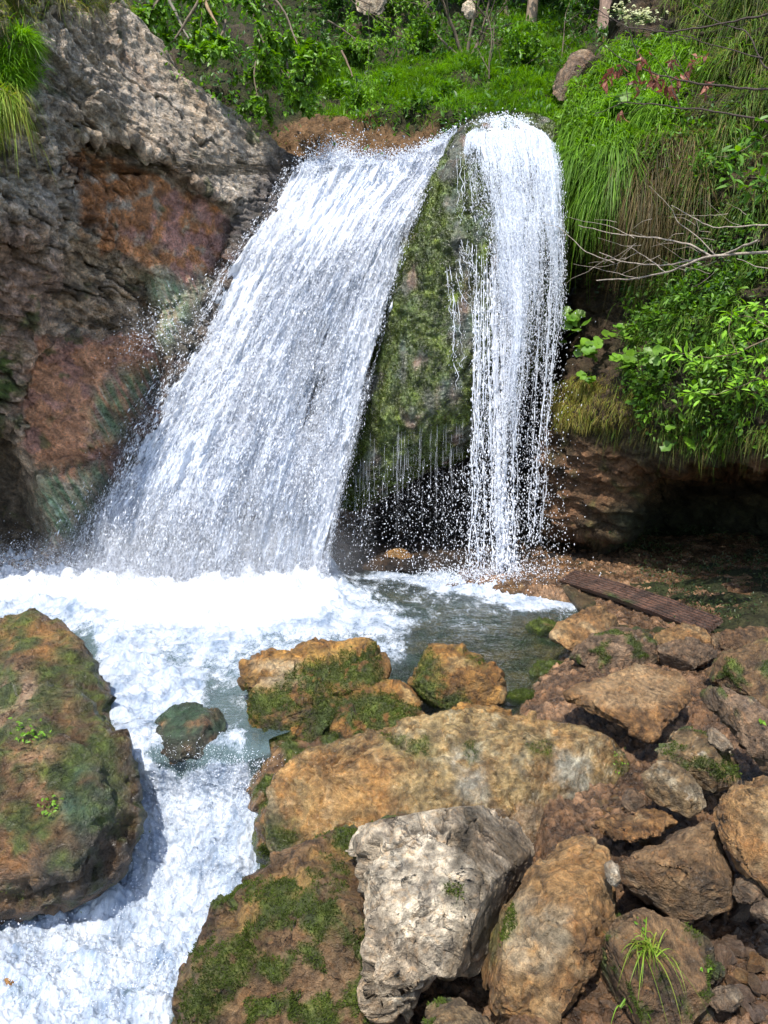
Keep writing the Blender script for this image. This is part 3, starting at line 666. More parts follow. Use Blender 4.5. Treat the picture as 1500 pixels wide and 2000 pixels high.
rock('boulder', 'pale grey lichen covered boulder with dark pits in the centre foreground',
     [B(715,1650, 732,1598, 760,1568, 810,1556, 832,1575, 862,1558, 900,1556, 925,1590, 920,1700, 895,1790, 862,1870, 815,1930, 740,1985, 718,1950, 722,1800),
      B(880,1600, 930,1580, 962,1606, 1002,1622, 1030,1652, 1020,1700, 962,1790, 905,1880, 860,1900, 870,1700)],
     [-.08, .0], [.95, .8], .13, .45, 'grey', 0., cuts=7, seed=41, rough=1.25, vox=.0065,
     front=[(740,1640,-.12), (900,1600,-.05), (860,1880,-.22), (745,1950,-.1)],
     stains_shading=[([.045,.035,.02], B(905,1560, 935,1585, 925,1650, 900,1700, 880,1690, 895,1620), .95), ([.12,.085,.045], B(935,1590, 1040,1640, 1020,1740, 900,1900, 850,1930, 905,1780), .85), ([.025,.02,.018], B(825,1740,842,1745,840,1765,826,1762), .9), ([.025,.02,.018], B(785,1680,800,1682,800,1694,786,1692), .9), ([.025,.02,.018], B(835,1710,848,1712,846,1724,836,1722), .9)],  # shade painted into the crevice and the browner right flank; small spots are pits
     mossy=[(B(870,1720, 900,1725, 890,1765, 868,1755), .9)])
rock('boulder', 'smooth tan boulder with pale upper edge leaning right of the grey one',
     B(1095,1658, 1140,1643, 1182,1662, 1196,1720, 1208,1765, 1202,1815, 1172,1865, 1112,1925, 1100,1965, 1050,2010, 960,1970, 915,1915, 940,1862, 1000,1762, 1050,1692),
     .0, .85, .14, .4, 'tan', .0, seed=52, rough=.6, vox=.0065, front=[(1150,1840,-.10), (1080,1700,-.02)],
     stains_shading=[([.36,.30,.20], B(1000,1740,1120,1780,1080,1900,1000,1900,960,1860), .6), ([.36,.19,.06], B(1080,1670,1180,1680,1170,1740,1060,1740), .7)], mossy=[(B(930,1850,1000,1760,1010,1800,960,1880), .7)])
rock('boulder', 'angular brown block with a flat face lying above the dark gap at lower right',
     B(1205,1705, 1250,1668, 1300,1640, 1400,1603, 1418,1640, 1428,1700, 1422,1765, 1345,1798, 1290,1765, 1235,1738),
     .22, .45, .12, .45, 'brown', .0, seed=61, rough=.65, white=.2, strata=.008, stains_shading=[([.30,.18,.08], B(1240,1660,1400,1610,1390,1670,1260,1700), .8)])
rock('boulder', 'reddish tan boulder cut by the right edge below the rounded stone',
     B(1405,1590, 1440,1545, 1500,1525, 1600,1520, 1660,1640, 1620,1770, 1510,1750, 1465,1700, 1425,1640), .35, .4, .14, .5, 'tan', .0, seed=66, rough=.8, white=.15)
rock('boulder', 'egg shaped speckled stone below the rough lichen boulder',
     B(1258,1510, 1275,1490, 1300,1487, 1335,1503, 1368,1540, 1377,1575, 1345,1593, 1295,1577, 1264,1552), .16, .2, .09, .2, 'lichen', .0, seed=71, rough=.5, white=.7)
rock('boulder', 'rough lichen boulder wedged under the tilted flat slab',
     B(1283,1465, 1310,1445, 1335,1430, 1380,1440, 1418,1470, 1437,1500, 1432,1530, 1380,1537, 1330,1515, 1292,1492), .22, .3, .12, .3, 'lichen', .15, seed=74, rough=1.1, white=.6)
rock('stone', 'small white stone perched behind the rough lichen boulder',
     B(1376,1432, 1392,1422, 1416,1438, 1432,1462, 1412,1468, 1386,1450), .42, .1, .04, .1, 'grey', seed=76, rough=.8, cat='stone')
rock('boulder', 'flat topped slab tilted over a black gap beside the pool',
     B(1100,1352, 1140,1336, 1180,1325, 1240,1295, 1262,1297, 1330,1320, 1363,1338, 1340,1378, 1306,1412, 1275,1446, 1225,1426, 1180,1405, 1112,1372),
     .16, .75, .0, .12, 'tan', .0, cuts=1, seed=82, rough=.38, vox=.008, front=[(1300,1395,-.1), (1200,1390,-.12), (1110,1358,-.08), (1350,1345,-.05)], stains_shading=[([.40,.26,.13], B(1120,1350,1250,1300,1340,1330,1280,1390,1180,1385), .8)])
rock('boulder', 'tan boulder on the pool edge behind its darker neighbour',
     B(1077,1242, 1098,1215, 1140,1195, 1170,1187, 1202,1200, 1216,1218, 1190,1270, 1150,1290, 1112,1272), .12, .45, .08, .3, 'tan', seed=91, rough=.8)
rock('boulder', 'purplish brown boulder pressed against the tan one at the pool edge',
     B(1110,1290, 1130,1262, 1160,1238, 1215,1220, 1250,1232, 1280,1255, 1286,1290, 1262,1312, 1185,1322, 1150,1305), .10, .4, .12, .35, 'purple', .05, seed=94, rough=.8, white=.2)
rock('boulder', 'rounded brown stone right of the purplish pair',
     B(1284,1262, 1320,1250, 1370,1252, 1400,1268, 1398,1285, 1360,1305, 1315,1317, 1288,1296), .17, .25, .09, .25, 'purple', seed=97, rough=.6)
rock('boulder', 'low tan stone beneath the lower end of the grooved plank',
     B(1268,1246, 1300,1228, 1345,1220, 1375,1230, 1392,1252, 1340,1262, 1290,1268), .14, .3, .06, .2, 'tan', seed=99, rough=.8)
rock('boulder', 'dark half buried slab with moss at the right edge beyond the flat topped one',
     B(1345,1310, 1400,1280, 1450,1268, 1560,1262, 1580,1370, 1500,1392, 1440,1360, 1400,1345), .22, .5, .08, .4, 'brown', .15, seed=103, rough=.9)
rock('boulder', 'brown stone row end far right below the plank',
     B(1385,1250, 1420,1232, 1470,1230, 1560,1240, 1560,1275, 1450,1280, 1400,1272), .2, .3, .06, .25, 'brown', seed=105, rough=.9)
rock('boulder', 'long slanting brown boulder running off the right edge above the white stone',
     B(1355,1345, 1400,1340, 1450,1360, 1520,1400, 1600,1440, 1600,1540, 1500,1505, 1450,1445, 1400,1400), .30, .45, .08, .4, 'purple', .05, seed=108, rough=.8, white=.3)
rock('boulder', 'weathered boulder behind the grass tuft at bottom right',
     B(1195,1800, 1240,1780, 1310,1800, 1378,1848, 1398,1890, 1370,1960, 1290,2010, 1200,1990, 1165,1920, 1168,1850), .0, .35, .12, .35, 'brown', .08, seed=112, rough=1., vox=.007)
rock('stone', 'flat thin stone lying on gravel above the angular block',
     B(1158,1612, 1180,1596, 1240,1588, 1310,1592, 1322,1606, 1270,1632, 1195,1642), .14, .3, .03, .12, 'tan', seed=115, rough=.9, cat='stone')
rock('stone', 'narrow whitish stone standing at the right shoulder of the smooth tan boulder',
     B(1180,1690, 1192,1678, 1206,1690, 1214,1720, 1204,1736, 1186,1722), .28, .08, .03, .06, 'grey', seed=117, rough=.5, cat='stone')
rock('stone', 'purple brown wedge stone in front of the bedrock slab below the egg shaped one',
     B(1214,1555, 1228,1540, 1252,1552, 1262,1572, 1240,1586, 1216,1580), .12, .1, .03, .08, 'purple', seed=119, rough=.8, cat='stone')
rock('stone', 'reddish stone at the right edge below the angular block',
     B(1425,1745, 1440,1718, 1475,1712, 1500,1735, 1490,1762, 1440,1764), .28, .12, .04, .1, 'purple', seed=121, rough=.8, cat='stone')
rock('stone', 'pinkish stone cut by the right edge above the dark hollow',
     B(1465,1780, 1490,1755, 1540,1760, 1550,1800, 1500,1808), .25, .1, .04, .1, 'purple', seed=123, rough=.8, cat='stone')
rock('stone', 'reddish flat stone lying in the gravel of the bottom right corner',
     B(1380,1960, 1395,1930, 1440,1925, 1450,1950, 1430,1972, 1395,1975), .06, .12, .03, .08, 'purple', seed=125, rough=.8, cat='stone')
rock('boulder', 'pale rubble boulder peeking out below the black gap at the bottom',
     B(830,2010, 845,1965, 890,1955, 930,1975, 960,2020, 930,2090, 840,2080), .0, .15, .06, .2, 'lichen', .1, seed=127, rough=1.2, white=.5)
rock('boulder', 'small ochre bank rock between the bedrock slab and the rounded mossy boulder',
     B(870,1400, 900,1375, 950,1385, 1000,1390, 1000,1410, 940,1425, 880,1425), .02, .2, .04, .2, 'ochre', seed=129, rough=.9, cat='stone')
rock('boulder', 'dark water washed boulder under the thin curtain of the stream lip',
     B(296,1450, 306,1410, 340,1382, 380,1376, 424,1390, 444,1430, 440,1475, 400,1500, 330,1498), -.20, .30, .16, .35, 'brown', 0., cuts=1, seed=131, wet=1., rough=.7, mat=WET, stains_shading=[([.035,.035,.02], B(260,1350,480,1350,480,1540,260,1540), 1.), ([.03,.06,.03], B(290,1380,400,1370,450,1420,330,1450), .8)])
rock('boulder', 'green wet rock shoulder on the right of the chute below the bedrock slab',
     B(500,1650, 505,1600, 530,1570, 580,1570, 600,1650, 570,1700, 520,1710), -.55, .3, .08, .4, 'brown', .35, seed=133, wet=1., rough=1., mat=WET)
rock('boulder', 'dark wet ledge between the chute and the midstream boulder',
     B(480,1500, 490,1465, 560,1450, 660,1460, 680,1500, 600,1540, 520,1590, 490,1570), -.3, .5, .05, .4, 'brown', .1, seed=135, wet=1., rough=1., mat=WET)
rock('boulder', 'low orange rock half drowned at the left bottom corner',
     B(-40,1960, -20,1900, 20,1885, 60,1910, 70,1960, 30,2000, -30,2010), -1.14, .2, .07, .2, 'ochre', seed=137, wet=1., rough=.8, mat=WET)
for k, (x, y, r, zz, lb) in enumerate([(1060,1225,36,-.03,'small green stone in shallow water nearest the wet plank side'), (1075,1310,42,-.01,'mossy flat stone in the shallows left of the flat topped slab'), (1130,1300,30,.02,'green rounded stone tucked between the shallows and the purplish boulder'),
                                      (1020,1362,34,-.02,'thin green stone just under the surface beside the rounded ochre boulder'), (1000,1150,34,.0,'purplish stone washed by the right fall'), (885,1143,13,.0,'tiny brown stone breaking the foam left of the right fall'), (1218,1205,22,.06,'small greenish stone below the plank beside the tan boulder'), (775,1085,30,.1,'tan stone at the back of the hollow behind the drips')]):
    a = np.linspace(0, 2 * math.pi, 9)[:-1] + k
    rock('stone', lb, [(x + r * math.cos(t) * (1 + .2 * math.sin(3 * t + k)), y + .45 * r * math.sin(t)) for t in a], zz, .25, .05, .12, 'brown' if k in (4, 5) else 'tan' if k == 7 else 'brown',
         0. if k in (4, 5, 7) else .45, seed=200 + k, wet=1., rough=.8, cat='stone', mat=WET, group='stones in the shallow pool')
# rocks of the far slope
rock('boulder', 'grey purple rock outcrop on the grassy slope right above the falls', B(1080,190, 1090,150, 1120,108, 1150,100, 1160,120, 1135,170, 1110,195), 6.6, .5, .3, .8, 'purple', seed=301, rough=.7, group='rocks on the upper slope', vox=.02)
rock('boulder', 'dark rock wall beyond the sunny grass near the top right', B(1225,60, 1235,-30, 1290,-60, 1330,-20, 1322,50, 1290,75, 1250,80), 9.2, .4, .3, .8, 'purple', seed=303, group='rocks on the upper slope', vox=.02)
rock('boulder', 'small pale rock among shrub stems near the top edge', B(905,20, 912,2, 925,0, 932,14, 928,34, 912,36), 9.6, .4, .15, .3, 'grey', seed=305, group='rocks on the upper slope', vox=.02)
rock('boulder', 'grey cliff piece behind the leafy shrub at the top edge', B(700,20, 690,-40, 745,-60, 760,-10, 745,24), 9.6, .4, .2, .5, 'grey', seed=307, group='rocks on the upper slope', vox=.02)

# small stones of the bank: eight shapes, copied
protos = []
for k in range(8):
    rs = np.random.default_rng(400 + k)
    pts = rs.normal(size=(13, 3)); pts /= np.linalg.norm(pts, axis=1)[:, None]; pts *= np.array([1, .75, .5]) * rs.uniform(.75, 1.1, (13, 1))
    V, N, Fs = remeshed([pts], .07, 1)
    V = V + N * (.06 * fbm(V * 2 + k, 4) + .05 * (worley(V * 2.4 + k)[2] - .5))[:, None]
    base, sec, lite, dark = [np.array(x) for x in PAL[('purple', 'brown', 'tan', 'purple', 'brown', 'lichen', 'purple', 'tan')[k]]]
    c = cmix(np.broadcast_to(base, V.shape), sec, ss(-.2, .2, fbm(V + k, 4))); c = cmix(c, lite, ss(.1, .5, fbm(V * 4 + k, 4)) * .7)
    V[:, 2] -= V[:, 2].min()
    protos.append(mesh_np('pebble', V, Fs, ROCK, vcol=c, attrs={'wet': np.full(len(V), .3)}))
areas = [((1180, 1640, 1500, 1990), 36, .075), ((1380, 1850, 1500, 1990), 12, .07), ((1150, 1540, 1290, 1660), 55, .032), ((1190, 1640, 1240, 1800), 26, .022), ((1340, 1820, 1520, 2010), 44, .040), ((780, 1900, 1000, 2010), 18, .026), ((1120, 1900, 1260, 2010), 22, .022),
         ((1390, 1340, 1530, 1480), 22, .045), ((1120, 1560, 1200, 1680), 22, .03), ((1390, 1680, 1500, 1780), 12, .03), ((1280, 1580, 1420, 1640), 14, .026), ((1330, 1215, 1520, 1290), 20, .045)]
used = set(); cnt = 0
for (x0, y0, x1, y1), n, sz in areas:
    for _ in range(n):
        px, py = RNG.uniform(x0, x1), RNG.uniform(y0, y1); z = .1
        for _i in range(4): q = Wz(px, py, z); z = float(ground_z(q[0], q[1]))
        k = int(RNG.integers(8)); p = protos[k]
        o = p if k not in used else p.copy()
        if k in used: COL.objects.link(o)
        used.add(k); s = sz * RNG.uniform(.5, 1.5)
        o.location = (q[0], q[1], z + .004 + .3 * s * RNG.random()); o.scale = (s, s * RNG.uniform(.7, 1.1), s * RNG.uniform(.7, 1.2)); o.rotation_euler = (RNG.uniform(-.6, .6), RNG.uniform(-.6, .6), RNG.uniform(0, 6.3))
        tag(o, 'small angular brown stone lying loose in the gravel between the bank boulders', 'stone', 'loose stones in the bank gravel'); cnt += 1
for k, p in enumerate(protos):
    if k not in used: bpy.data.objects.remove(p)
print('rocks', time.time() - T0)

# ------------------------------------------------------------------ water
def water_mat():
    b = NB('stream water'); co = b.coord(); foam = b.attr('foam', 'Fac')
    cs = b.mapv(co, (1, .5, .55)); n1 = b.noise(co, 5, 6, .6, .8); n2 = b.noise(cs, 22, 7, .7, 1.2); n3 = b.noise(cs, 80, 4, .65); n4 = b.noise(cs, 6, 8, .68, .5)
    # clear part: fresnel gloss over a greenish see-through film
    nr = b.bump(b.math('ADD', n1, b.math('MULTIPLY', n2, .35)), .07)
    tr = b.n('BsdfTransparent'); tr.inputs[0].default_value = (.80, .88, .76, 1)
    gl = b.n('BsdfGlossy'); gl.inputs[0].default_value = (1, 1, 1, 1); gl.inputs['Roughness'].default_value = .07; b.l(nr, gl.inputs['Normal'])
    fr = b.n('Fresnel'); fr.inputs[0].default_value = 1.33; b.l(nr, fr.inputs['Normal'])
    clear = b.mixs(b.math('MINIMUM', b.math('MULTIPLY', fr.outputs[0], 1.3), 1.), tr.outputs[0], gl.outputs[0])
    turb = b.n('BsdfDiffuse'); turb.inputs[0].default_value = (.13, .19, .20, 1); b.l(nr, turb.inputs['Normal'])
    clear = b.mixs(b.attr('milk', 'Fac'), clear, turb.outputs[0])
    hf = b.bump(b.math('ADD', b.math('ADD', b.math('MULTIPLY', n2, .6), b.math('MULTIPLY', n4, .8)), b.math('MULTIPLY', n3, .16)), .045)
    fc = b.mixc(b.rng(b.math('ADD', b.math('MULTIPLY', n2, .3), b.math('MULTIPLY', n4, .7)), .38, .60), (.22, .30, .42), (.74, .79, .86))
    fc = b.mixc(b.rng(foam, .88, .98), fc, (.80, .84, .89))
    fo = b.pbsdf(fc, .45, hf, .35)
    ts = b.n('BsdfTranslucent'); ts.inputs[0].default_value = (.8, .86, .92, 1)
    fo = b.mixs(.2, fo, ts.outputs[0])
    k = b.math('ADD', b.math('MULTIPLY', b.math('SUBTRACT', n2, .5), 1.5), b.math('MULTIPLY', b.math('SUBTRACT', n3, .5), 1.1))
    k = b.math('ADD', k, b.math('MULTIPLY', b.math('SUBTRACT', n4, .5), 1.8))
    f = b.rng(b.math('ADD', b.math('SUBTRACT', b.math('MULTIPLY', foam, 2.2), .75), k), -.15, .4, 0, 1)
    return b.done(b.mixs(f, clear, fo))
WATER = water_mat()
def z_water(px, py):
    z = np.interp(py, [1085, 1425, 1455, 1490, 1560, 1740, 1780, 2200], [0, 0, -.03, -.12, -.42, -.90, -.95, -1.05])
    return z
wR = curve([(1085, 1240), (1190, 1230), (1300, 1180), (1400, 1060), (1412, 1000), (1428, 580), (1450, 525), (1500, 530), (1650, 560), (1750, 560), (1850, 500), (2150, 440)])
rows = np.concatenate([np.linspace(1085, 1200, 110), np.linspace(1201.4, 1470, 200), np.linspace(1471, 2160, 360)])
nc = 700
sx = np.linspace(0, 1, nc)
PY = np.repeat(rows[:, None], nc, 1); PX = -700 + (wR(rows)[:, None] + 700) * sx[None]
P = Wz(PX, PY, z_water(PX, PY))
F0 = soft_poly(PX, PY, [(-720, 1080), (640, 1080), (690, 1180), (640, 1235), (500, 1262), (330, 1262), (200, 1235), (60, 1210), (-720, 1240)], 38, P, 26)
F1_ = soft_poly(PX, PY, [(180, 1220), (290, 1250), (330, 1300), (410, 1310), (400, 1385), (310, 1420), (290, 1480), (240, 1480), (200, 1380)], 26, P, 20)
F2_ = soft_poly(PX, PY, [(560, 1130), (700, 1150), (830, 1205), (800, 1240), (640, 1262), (430, 1300), (280, 1290), (300, 1225)], 45, P, 40) * .62
F3_ = soft_poly(PX, PY, [(640, 1122), (900, 1120), (1010, 1128), (1110, 1160), (1130, 1190), (1010, 1190), (920, 1165), (800, 1142)], 20, P, 20) * .80
F4_ = soft_poly(PX, PY, [(230, 1470), (300, 1480), (350, 1525), (420, 1485), (485, 1490), (520, 1640), (500, 1740), (440, 1830), (330, 2010), (250, 2300), (-720, 2300), (-720, 1770), (180, 1750), (250, 1640)], 22, P, 16)
F5_ = soft_poly(PX, PY, [(640, 1122), (1000, 1110), (1140, 1200), (900, 1250), (640, 1260)], 40, P, 40) * .25
foam = np.maximum.reduce([F0, F1_ * .85, F2_, F3_, F4_ * .86, F5_, .46 * soft_poly(PX, PY, [(230, 1240), (480, 1240), (800, 1230), (800, 1290), (500, 1300), (490, 1470), (300, 1480), (220, 1400)], 30, P, 30), np.full(PX.shape, .02)])
fs1 = fbm(P * np.array([5, 1.1, 1.3]) + 3, 5); fs2 = fbm(P * np.array([1.3, 4.2, 1]) + 13, 5)
foam = foam - .34 * F4_ * ss(.0, .4, mix(fs1, fs2, ss(1700, 1800, PY)))
foam = foam - .05 * F4_ * ss(.1, .5, fbm(P * np.array([2.4, 2.4, 1.2]) + 3, 4)) * ss(1700, 1500, PY)
foam = foam * (1 - .5 * soft_poly(PX, PY, [(395, 1335), (485, 1330), (490, 1400), (440, 1430), (400, 1390)], 22, P, 12))
foam = foam * (1 - .9 * soft_poly(PX, PY, [(300, 1480), (350, 1470), (345, 1505), (310, 1500)], 14, P, 10))
bil = np.abs(fbm(P * 3.2, 5, .55)); b2 = np.abs(fbm(P * 9 + 4, 4, .6))
und = .02 * fbm(P * 1.6, 3) + .016 * fbm(P * np.array([4, 7, 4]), 4)
hgt = und + F0 * (.06 + .20 * ss(0, .6, bil) * ss(1260, 1110, PY) + .05 * b2) + F1_ * (.02 + .18 * bil) + F4_ * (.16 * bil + .06 * b2) * ss(1470, 1560, PY) + .06 * F2_ * bil + .05 * F3_ * b2
hgt += .16 * np.exp(-((PX - 980) / 60) ** 2 - ((PY - 1150) / 12) ** 2) * (1 + b2 * 3) * .4
boil = soft_poly(PX, PY, [(-720, 1075), (660, 1090), (620, 1190), (150, 1200), (-720, 1180)], 30)
hgt += boil * (.08 + .14 * fbm(P * 1.7 + 8, 3))
hgt += .10 * np.exp(-((PX - 560) / 60) ** 2 - ((PY - 1500) / 40) ** 2)
lump = np.exp(-((PX - 210) / 40) ** 2 - ((PY - 1770) / 28) ** 2) * .16 + np.exp(-((PX + 20) / 110) ** 2 - ((PY - 1900) / 60) ** 2) * .08
P[..., 2] += hgt + lump
chute = F4_ * ss(1470, 1500, PY) * ss(1790, 1700, PY)
P[..., 1] -= chute * (.06 * fbm(P * np.array([5, 5, 2.2]), 4) + .05 * b2)
milk = np.clip(.0 + .4 * ss(820, 480, PX) * ss(1110, 1250, PY) * ss(1500, 1400, PY) + .5 * foam + .5 * ss(1430, 1480, PY), 0, .75)
wat = mesh_np('water', P, grid_faces(len(rows), nc), WATER, attrs={'foam': np.clip(foam, 0, 1), 'milk': milk})
tag(wat, 'foaming pool spilling into a white chute', kind='structure')

def fall_mat(name, white=(.86, .89, .95), su=60, sv=5, lo=.0, hi=.35):
    b = NB(name); uv = b.attr('flow', 'Vector'); dn = b.attr('dens', 'Fac')
    v1 = b.mapv(uv, (su, sv, 1)); v2 = b.mapv(uv, (su * 3.2, sv * 9, 1)); v3 = b.mapv(uv, (su * .3, sv * .9, 1))
    n1 = b.noise(v1, 1, 5, .65, .5); n2 = b.noise(v2, 1, 4, .7, .6); n3 = b.noise(v3, 1, 4, .6, .8)
    s = b.math('ADD', b.math('MULTIPLY', b.math('SUBTRACT', n1, .5), 1.5), b.math('MULTIPLY', b.math('SUBTRACT', n2, .5), 1.9))
    s = b.math('ADD', s, b.math('MULTIPLY', b.math('SUBTRACT', n3, .5), 1.2))
    s = b.math('ADD', s, b.math('SUBTRACT', b.math('MULTIPLY', dn, 2.), .9))
    f = b.rng(s, lo, hi, 0, 1)
    nr = b.bump(b.math('ADD', b.math('MULTIPLY', n2, .4), b.math('MULTIPLY', n1, .6)), .05)
    c = b.mixc(b.rng(s, .1, .8), (.55, .62, .74), white)
    p = b.pbsdf(c, .3, nr, .6); t = b.n('BsdfTranslucent'); t.inputs[0].default_value = (.8, .85, .95, 1)
    sh = b.mixs(.25, p, t.outputs[0])
    tr = b.n('BsdfTransparent')
    return b.done(b.mixs(f, tr.outputs[0], sh))
b_ = NB('water drops'); pb = b_.pbsdf((.93, .95, .99), .35, None, .5); tb = b_.n('BsdfTranslucent'); tb.inputs[0].default_value = (.9, .93, 1, 1)
DROP = b_.done(b_.mixs(.5, pb, tb.outputs[0]))
def drops(name, Pt, D, ln, rad, parent=None, label=None, tiny=False):
    """small elongated drops at Pt, long axis D"""
    k = len(Pt); D = D / (np.linalg.norm(D, axis=1)[:, None] + 1e-9)
    a = np.cross(D, RNG.normal(size=(k, 3))); a /= np.linalg.norm(a, axis=1)[:, None] + 1e-9; b = np.cross(D, a)
    ln = np.broadcast_to(ln, (k,))[:, None]; rad = np.broadcast_to(rad, (k,))[:, None]
    if tiny:
        V = np.stack([Pt - D * ln, Pt + D * ln + a * rad * .3, Pt + a * rad, Pt - a * rad * .6 + b * rad * .8], 1)
        F = (np.arange(k)[:, None, None] * 4 + np.array([[0, 2, 1], [0, 1, 3], [0, 3, 2], [1, 2, 3]])[None]).reshape(-1, 3)
        o = mesh_np(name, V, F, DROP, True, parent=parent); o["kind"] = 'stuff'; return o
    V = np.stack([Pt - D * ln, Pt + a * rad, Pt + b * rad, Pt - a * rad, Pt - b * rad, Pt + D * ln], 1)
    f = np.array([[0, 2, 1], [0, 3, 2], [0, 4, 3], [0, 1, 4], [5, 1, 2], [5, 2, 3], [5, 3, 4], [5, 4, 1]])
    F = (np.arange(k)[:, None, None] * 6 + f[None]).reshape(-1, 3)
    o = mesh_np(name, V, F, DROP, True, parent=parent); o["kind"] = 'stuff'
    if label: o["label"] = label
    return o

# ---- main fall: a broad sheet thrown over leaning rock
fL = curve([(0, 545), (.1, 500), (.2, 455), (.3, 412), (.42, 360), (.55, 305), (.7, 240), (.85, 190), (1, 165)])
fR = curve([(0, 915), (.05, 895), (.12, 850), (.22, 800), (.35, 760), (.5, 722), (.65, 690), (.8, 655), (.92, 632), (1, 618)])
fTop = lambda s: np.interp(s, [0, .2, .45, .62, .75, .88, 1], [332, 314, 312, 315, 300, 270, 240])
def fall_pts(s, t, off=0.):
    top = fTop(s); bot = np.interp(s, [0, .5, 1], [1118, 1150, 1160])
    py = top + (bot - top) * t
    px = fL(t) + (fR(t) - fL(t)) * s
    d = mix(11.75 - .1 * s, 10.95, ss(0, .22, t)); d = mix(d, np.interp(s, [0, 1], [9.75, 9.72]), ss(.1, 1., t) * .98 + 0 * t)
    d = d - .22 * np.sin(np.pi * np.clip(t, 0, 1)) * ss(0, .3, s) - .18 * np.sin(np.pi * s)
    return px, py, d - off
def fall_dens(s, t):
    q = np.stack([s * 5, t * 2.2, s * 0], -1)
    d = .96 + .35 * fbm(q, 4)
    d = d - .55 * ss(.10, .0, s + .03 * fbm(q * 3, 3)) - .28 * ss(.0, .0 + 1e-3, 0 * s)
    px, py, _ = fall_pts(s, t)
    for (cx, cy, rx, ry, am) in [(605, 700, 60, 170, .28), (690, 560, 45, 80, .30), (560, 1010, 70, 80, .25), (420, 1050, 100, 50, .15), (620, 800, 45, 110, .22), (290, 960, 60, 130, .25), (640, 650, 50, 50, .2), (480, 1000, 40, 120, .25)]:
        d = d - am * np.exp(-((px - cx) / rx) ** 2 - ((py - cy) / ry) ** 2)
    for (cx, cy, rx, ry, am) in [(780, 400, 60, 90, .5), (700, 480, 70, 60, .4), (730, 620, 30, 140, .4), (640, 1000, 22, 160, .35), (560, 450, 100, 90, .25), (440, 700, 80, 120, .2)]:
        d = d + am * np.exp(-((px - cx) / rx) ** 2 - ((py - cy) / ry) ** 2)
    return np.clip(d, 0, 1.3)
def fall_layer(name, off, amp, dmul, seed, s0=0., s1=1., mat=None, parent=None):
    t = np.linspace(0, 1, 420)[:, None] * np.ones((1, 300)); s = np.linspace(s0, s1, 300)[None] * np.ones((420, 1))
    px, py, d = fall_pts(s, t, off)
    px = px + 10 * fbm(np.stack([t * 7, s * 2, t * 0 + seed], -1), 4) * ss(.2, 0, np.minimum(s, 1 - s))
    P = W(px, py, d); q = np.stack([s * 16, t * 6, t * 0 + seed], -1)
    P[..., 1] -= amp * (fbm(q, 5, .6) + .5 * fbm(q * np.array([3, 3, 1.]), 3)); P[..., 2] += .4 * amp * fbm(q + 9, 4)
    dn = fall_dens(s, t) * dmul
    return mesh_np(name, P, grid_faces(420, 300), mat, attrs={'dens': dn}, uv=np.stack([s + seed * .37, t], -1), parent=parent)
FALL = fall_mat('falling water', su=60, sv=13, lo=-.1, hi=.45)
wf = bpy.data.objects.new('waterfall', None); COL.objects.link(wf); wf.location = (0, 0, 0)
tag(wf, 'broad white waterfall sweeping down to the left over leaning rock', 'waterfall')
fall_layer('water_sheet', 0, .16, 1., 0, mat=FALL, parent=wf)
fall_layer('water_sheet', .16, .22, .72, 3, mat=FALL, parent=wf)
def spray_points(k, sig, jit):
    s = RNG.random(k); t = RNG.random(k) ** .9; e = RNG.random(k)
    s = np.where(e < .14, -np.abs(RNG.normal(0, .085, k)) * (0.25 + t) + .05, s); s = np.where((e > .14) & (e < .165), 1 + np.abs(RNG.normal(0, .02, k)) * .8, s)
    st = fbm(np.stack([s * 40, t * 5, s * 0], -1), 3) + fbm(np.stack([s * 9, t * 5, s * 0 + 4], -1), 3)
    keep = RNG.random(k) < np.clip(fall_dens(np.clip(s, 0, 1), t) ** 1.4 * (.75 + 1.6 * st) + .04, 0, 1); s, t = s[keep], t[keep]
    off = np.abs(RNG.normal(0, sig, len(s))) + .02
    px, py, d = fall_pts(np.clip(s, -1, 2), t, 0)
    p2 = fall_pts(s, np.clip(t + .01, 0, 1.02), 0)
    P = W(px, py, d - off); D = W(p2[0], p2[1], p2[2] - off) - P
    return P, D + RNG.normal(0, jit, D.shape) * np.linalg.norm(D, axis=1)[:, None]
P, D = spray_points(620000, .14, .10); sz = RNG.lognormal(0, .3, len(P)); drops('spray', P, D, .011 * sz, .0021 * sz, wf, tiny=True)
P, D = spray_points(90000, .24, .2); sz = RNG.lognormal(0, .45, len(P)); drops('spray', P, D, .009 * sz * RNG.uniform(.7, 2, len(P)), .0034 * sz, wf)
# splashes leaping above the lip
k = 9000; cxs = RNG.choice([600, 620, 660, 690, 730, 790, 840, 860], k, p=[.06, .08, .3, .16, .12, .12, .1, .06]); hh = np.abs(RNG.normal(0, 1, k))
px = cxs + RNG.normal(0, 20, k) * (.5 + hh * .6); py = np.interp(px, [545, 620, 700, 800, 860, 915], [340, 322, 320, 306, 278, 250]) + 5 - hh * np.interp(cxs, [600, 660, 690, 860], [14, 26, 14, 10])
P = W(px, py, RNG.uniform(11.3, 11.8, k)); drops('spray', P, RNG.normal(size=(k, 3)), .010, .0055 * RNG.lognormal(0, .45, k), wf)

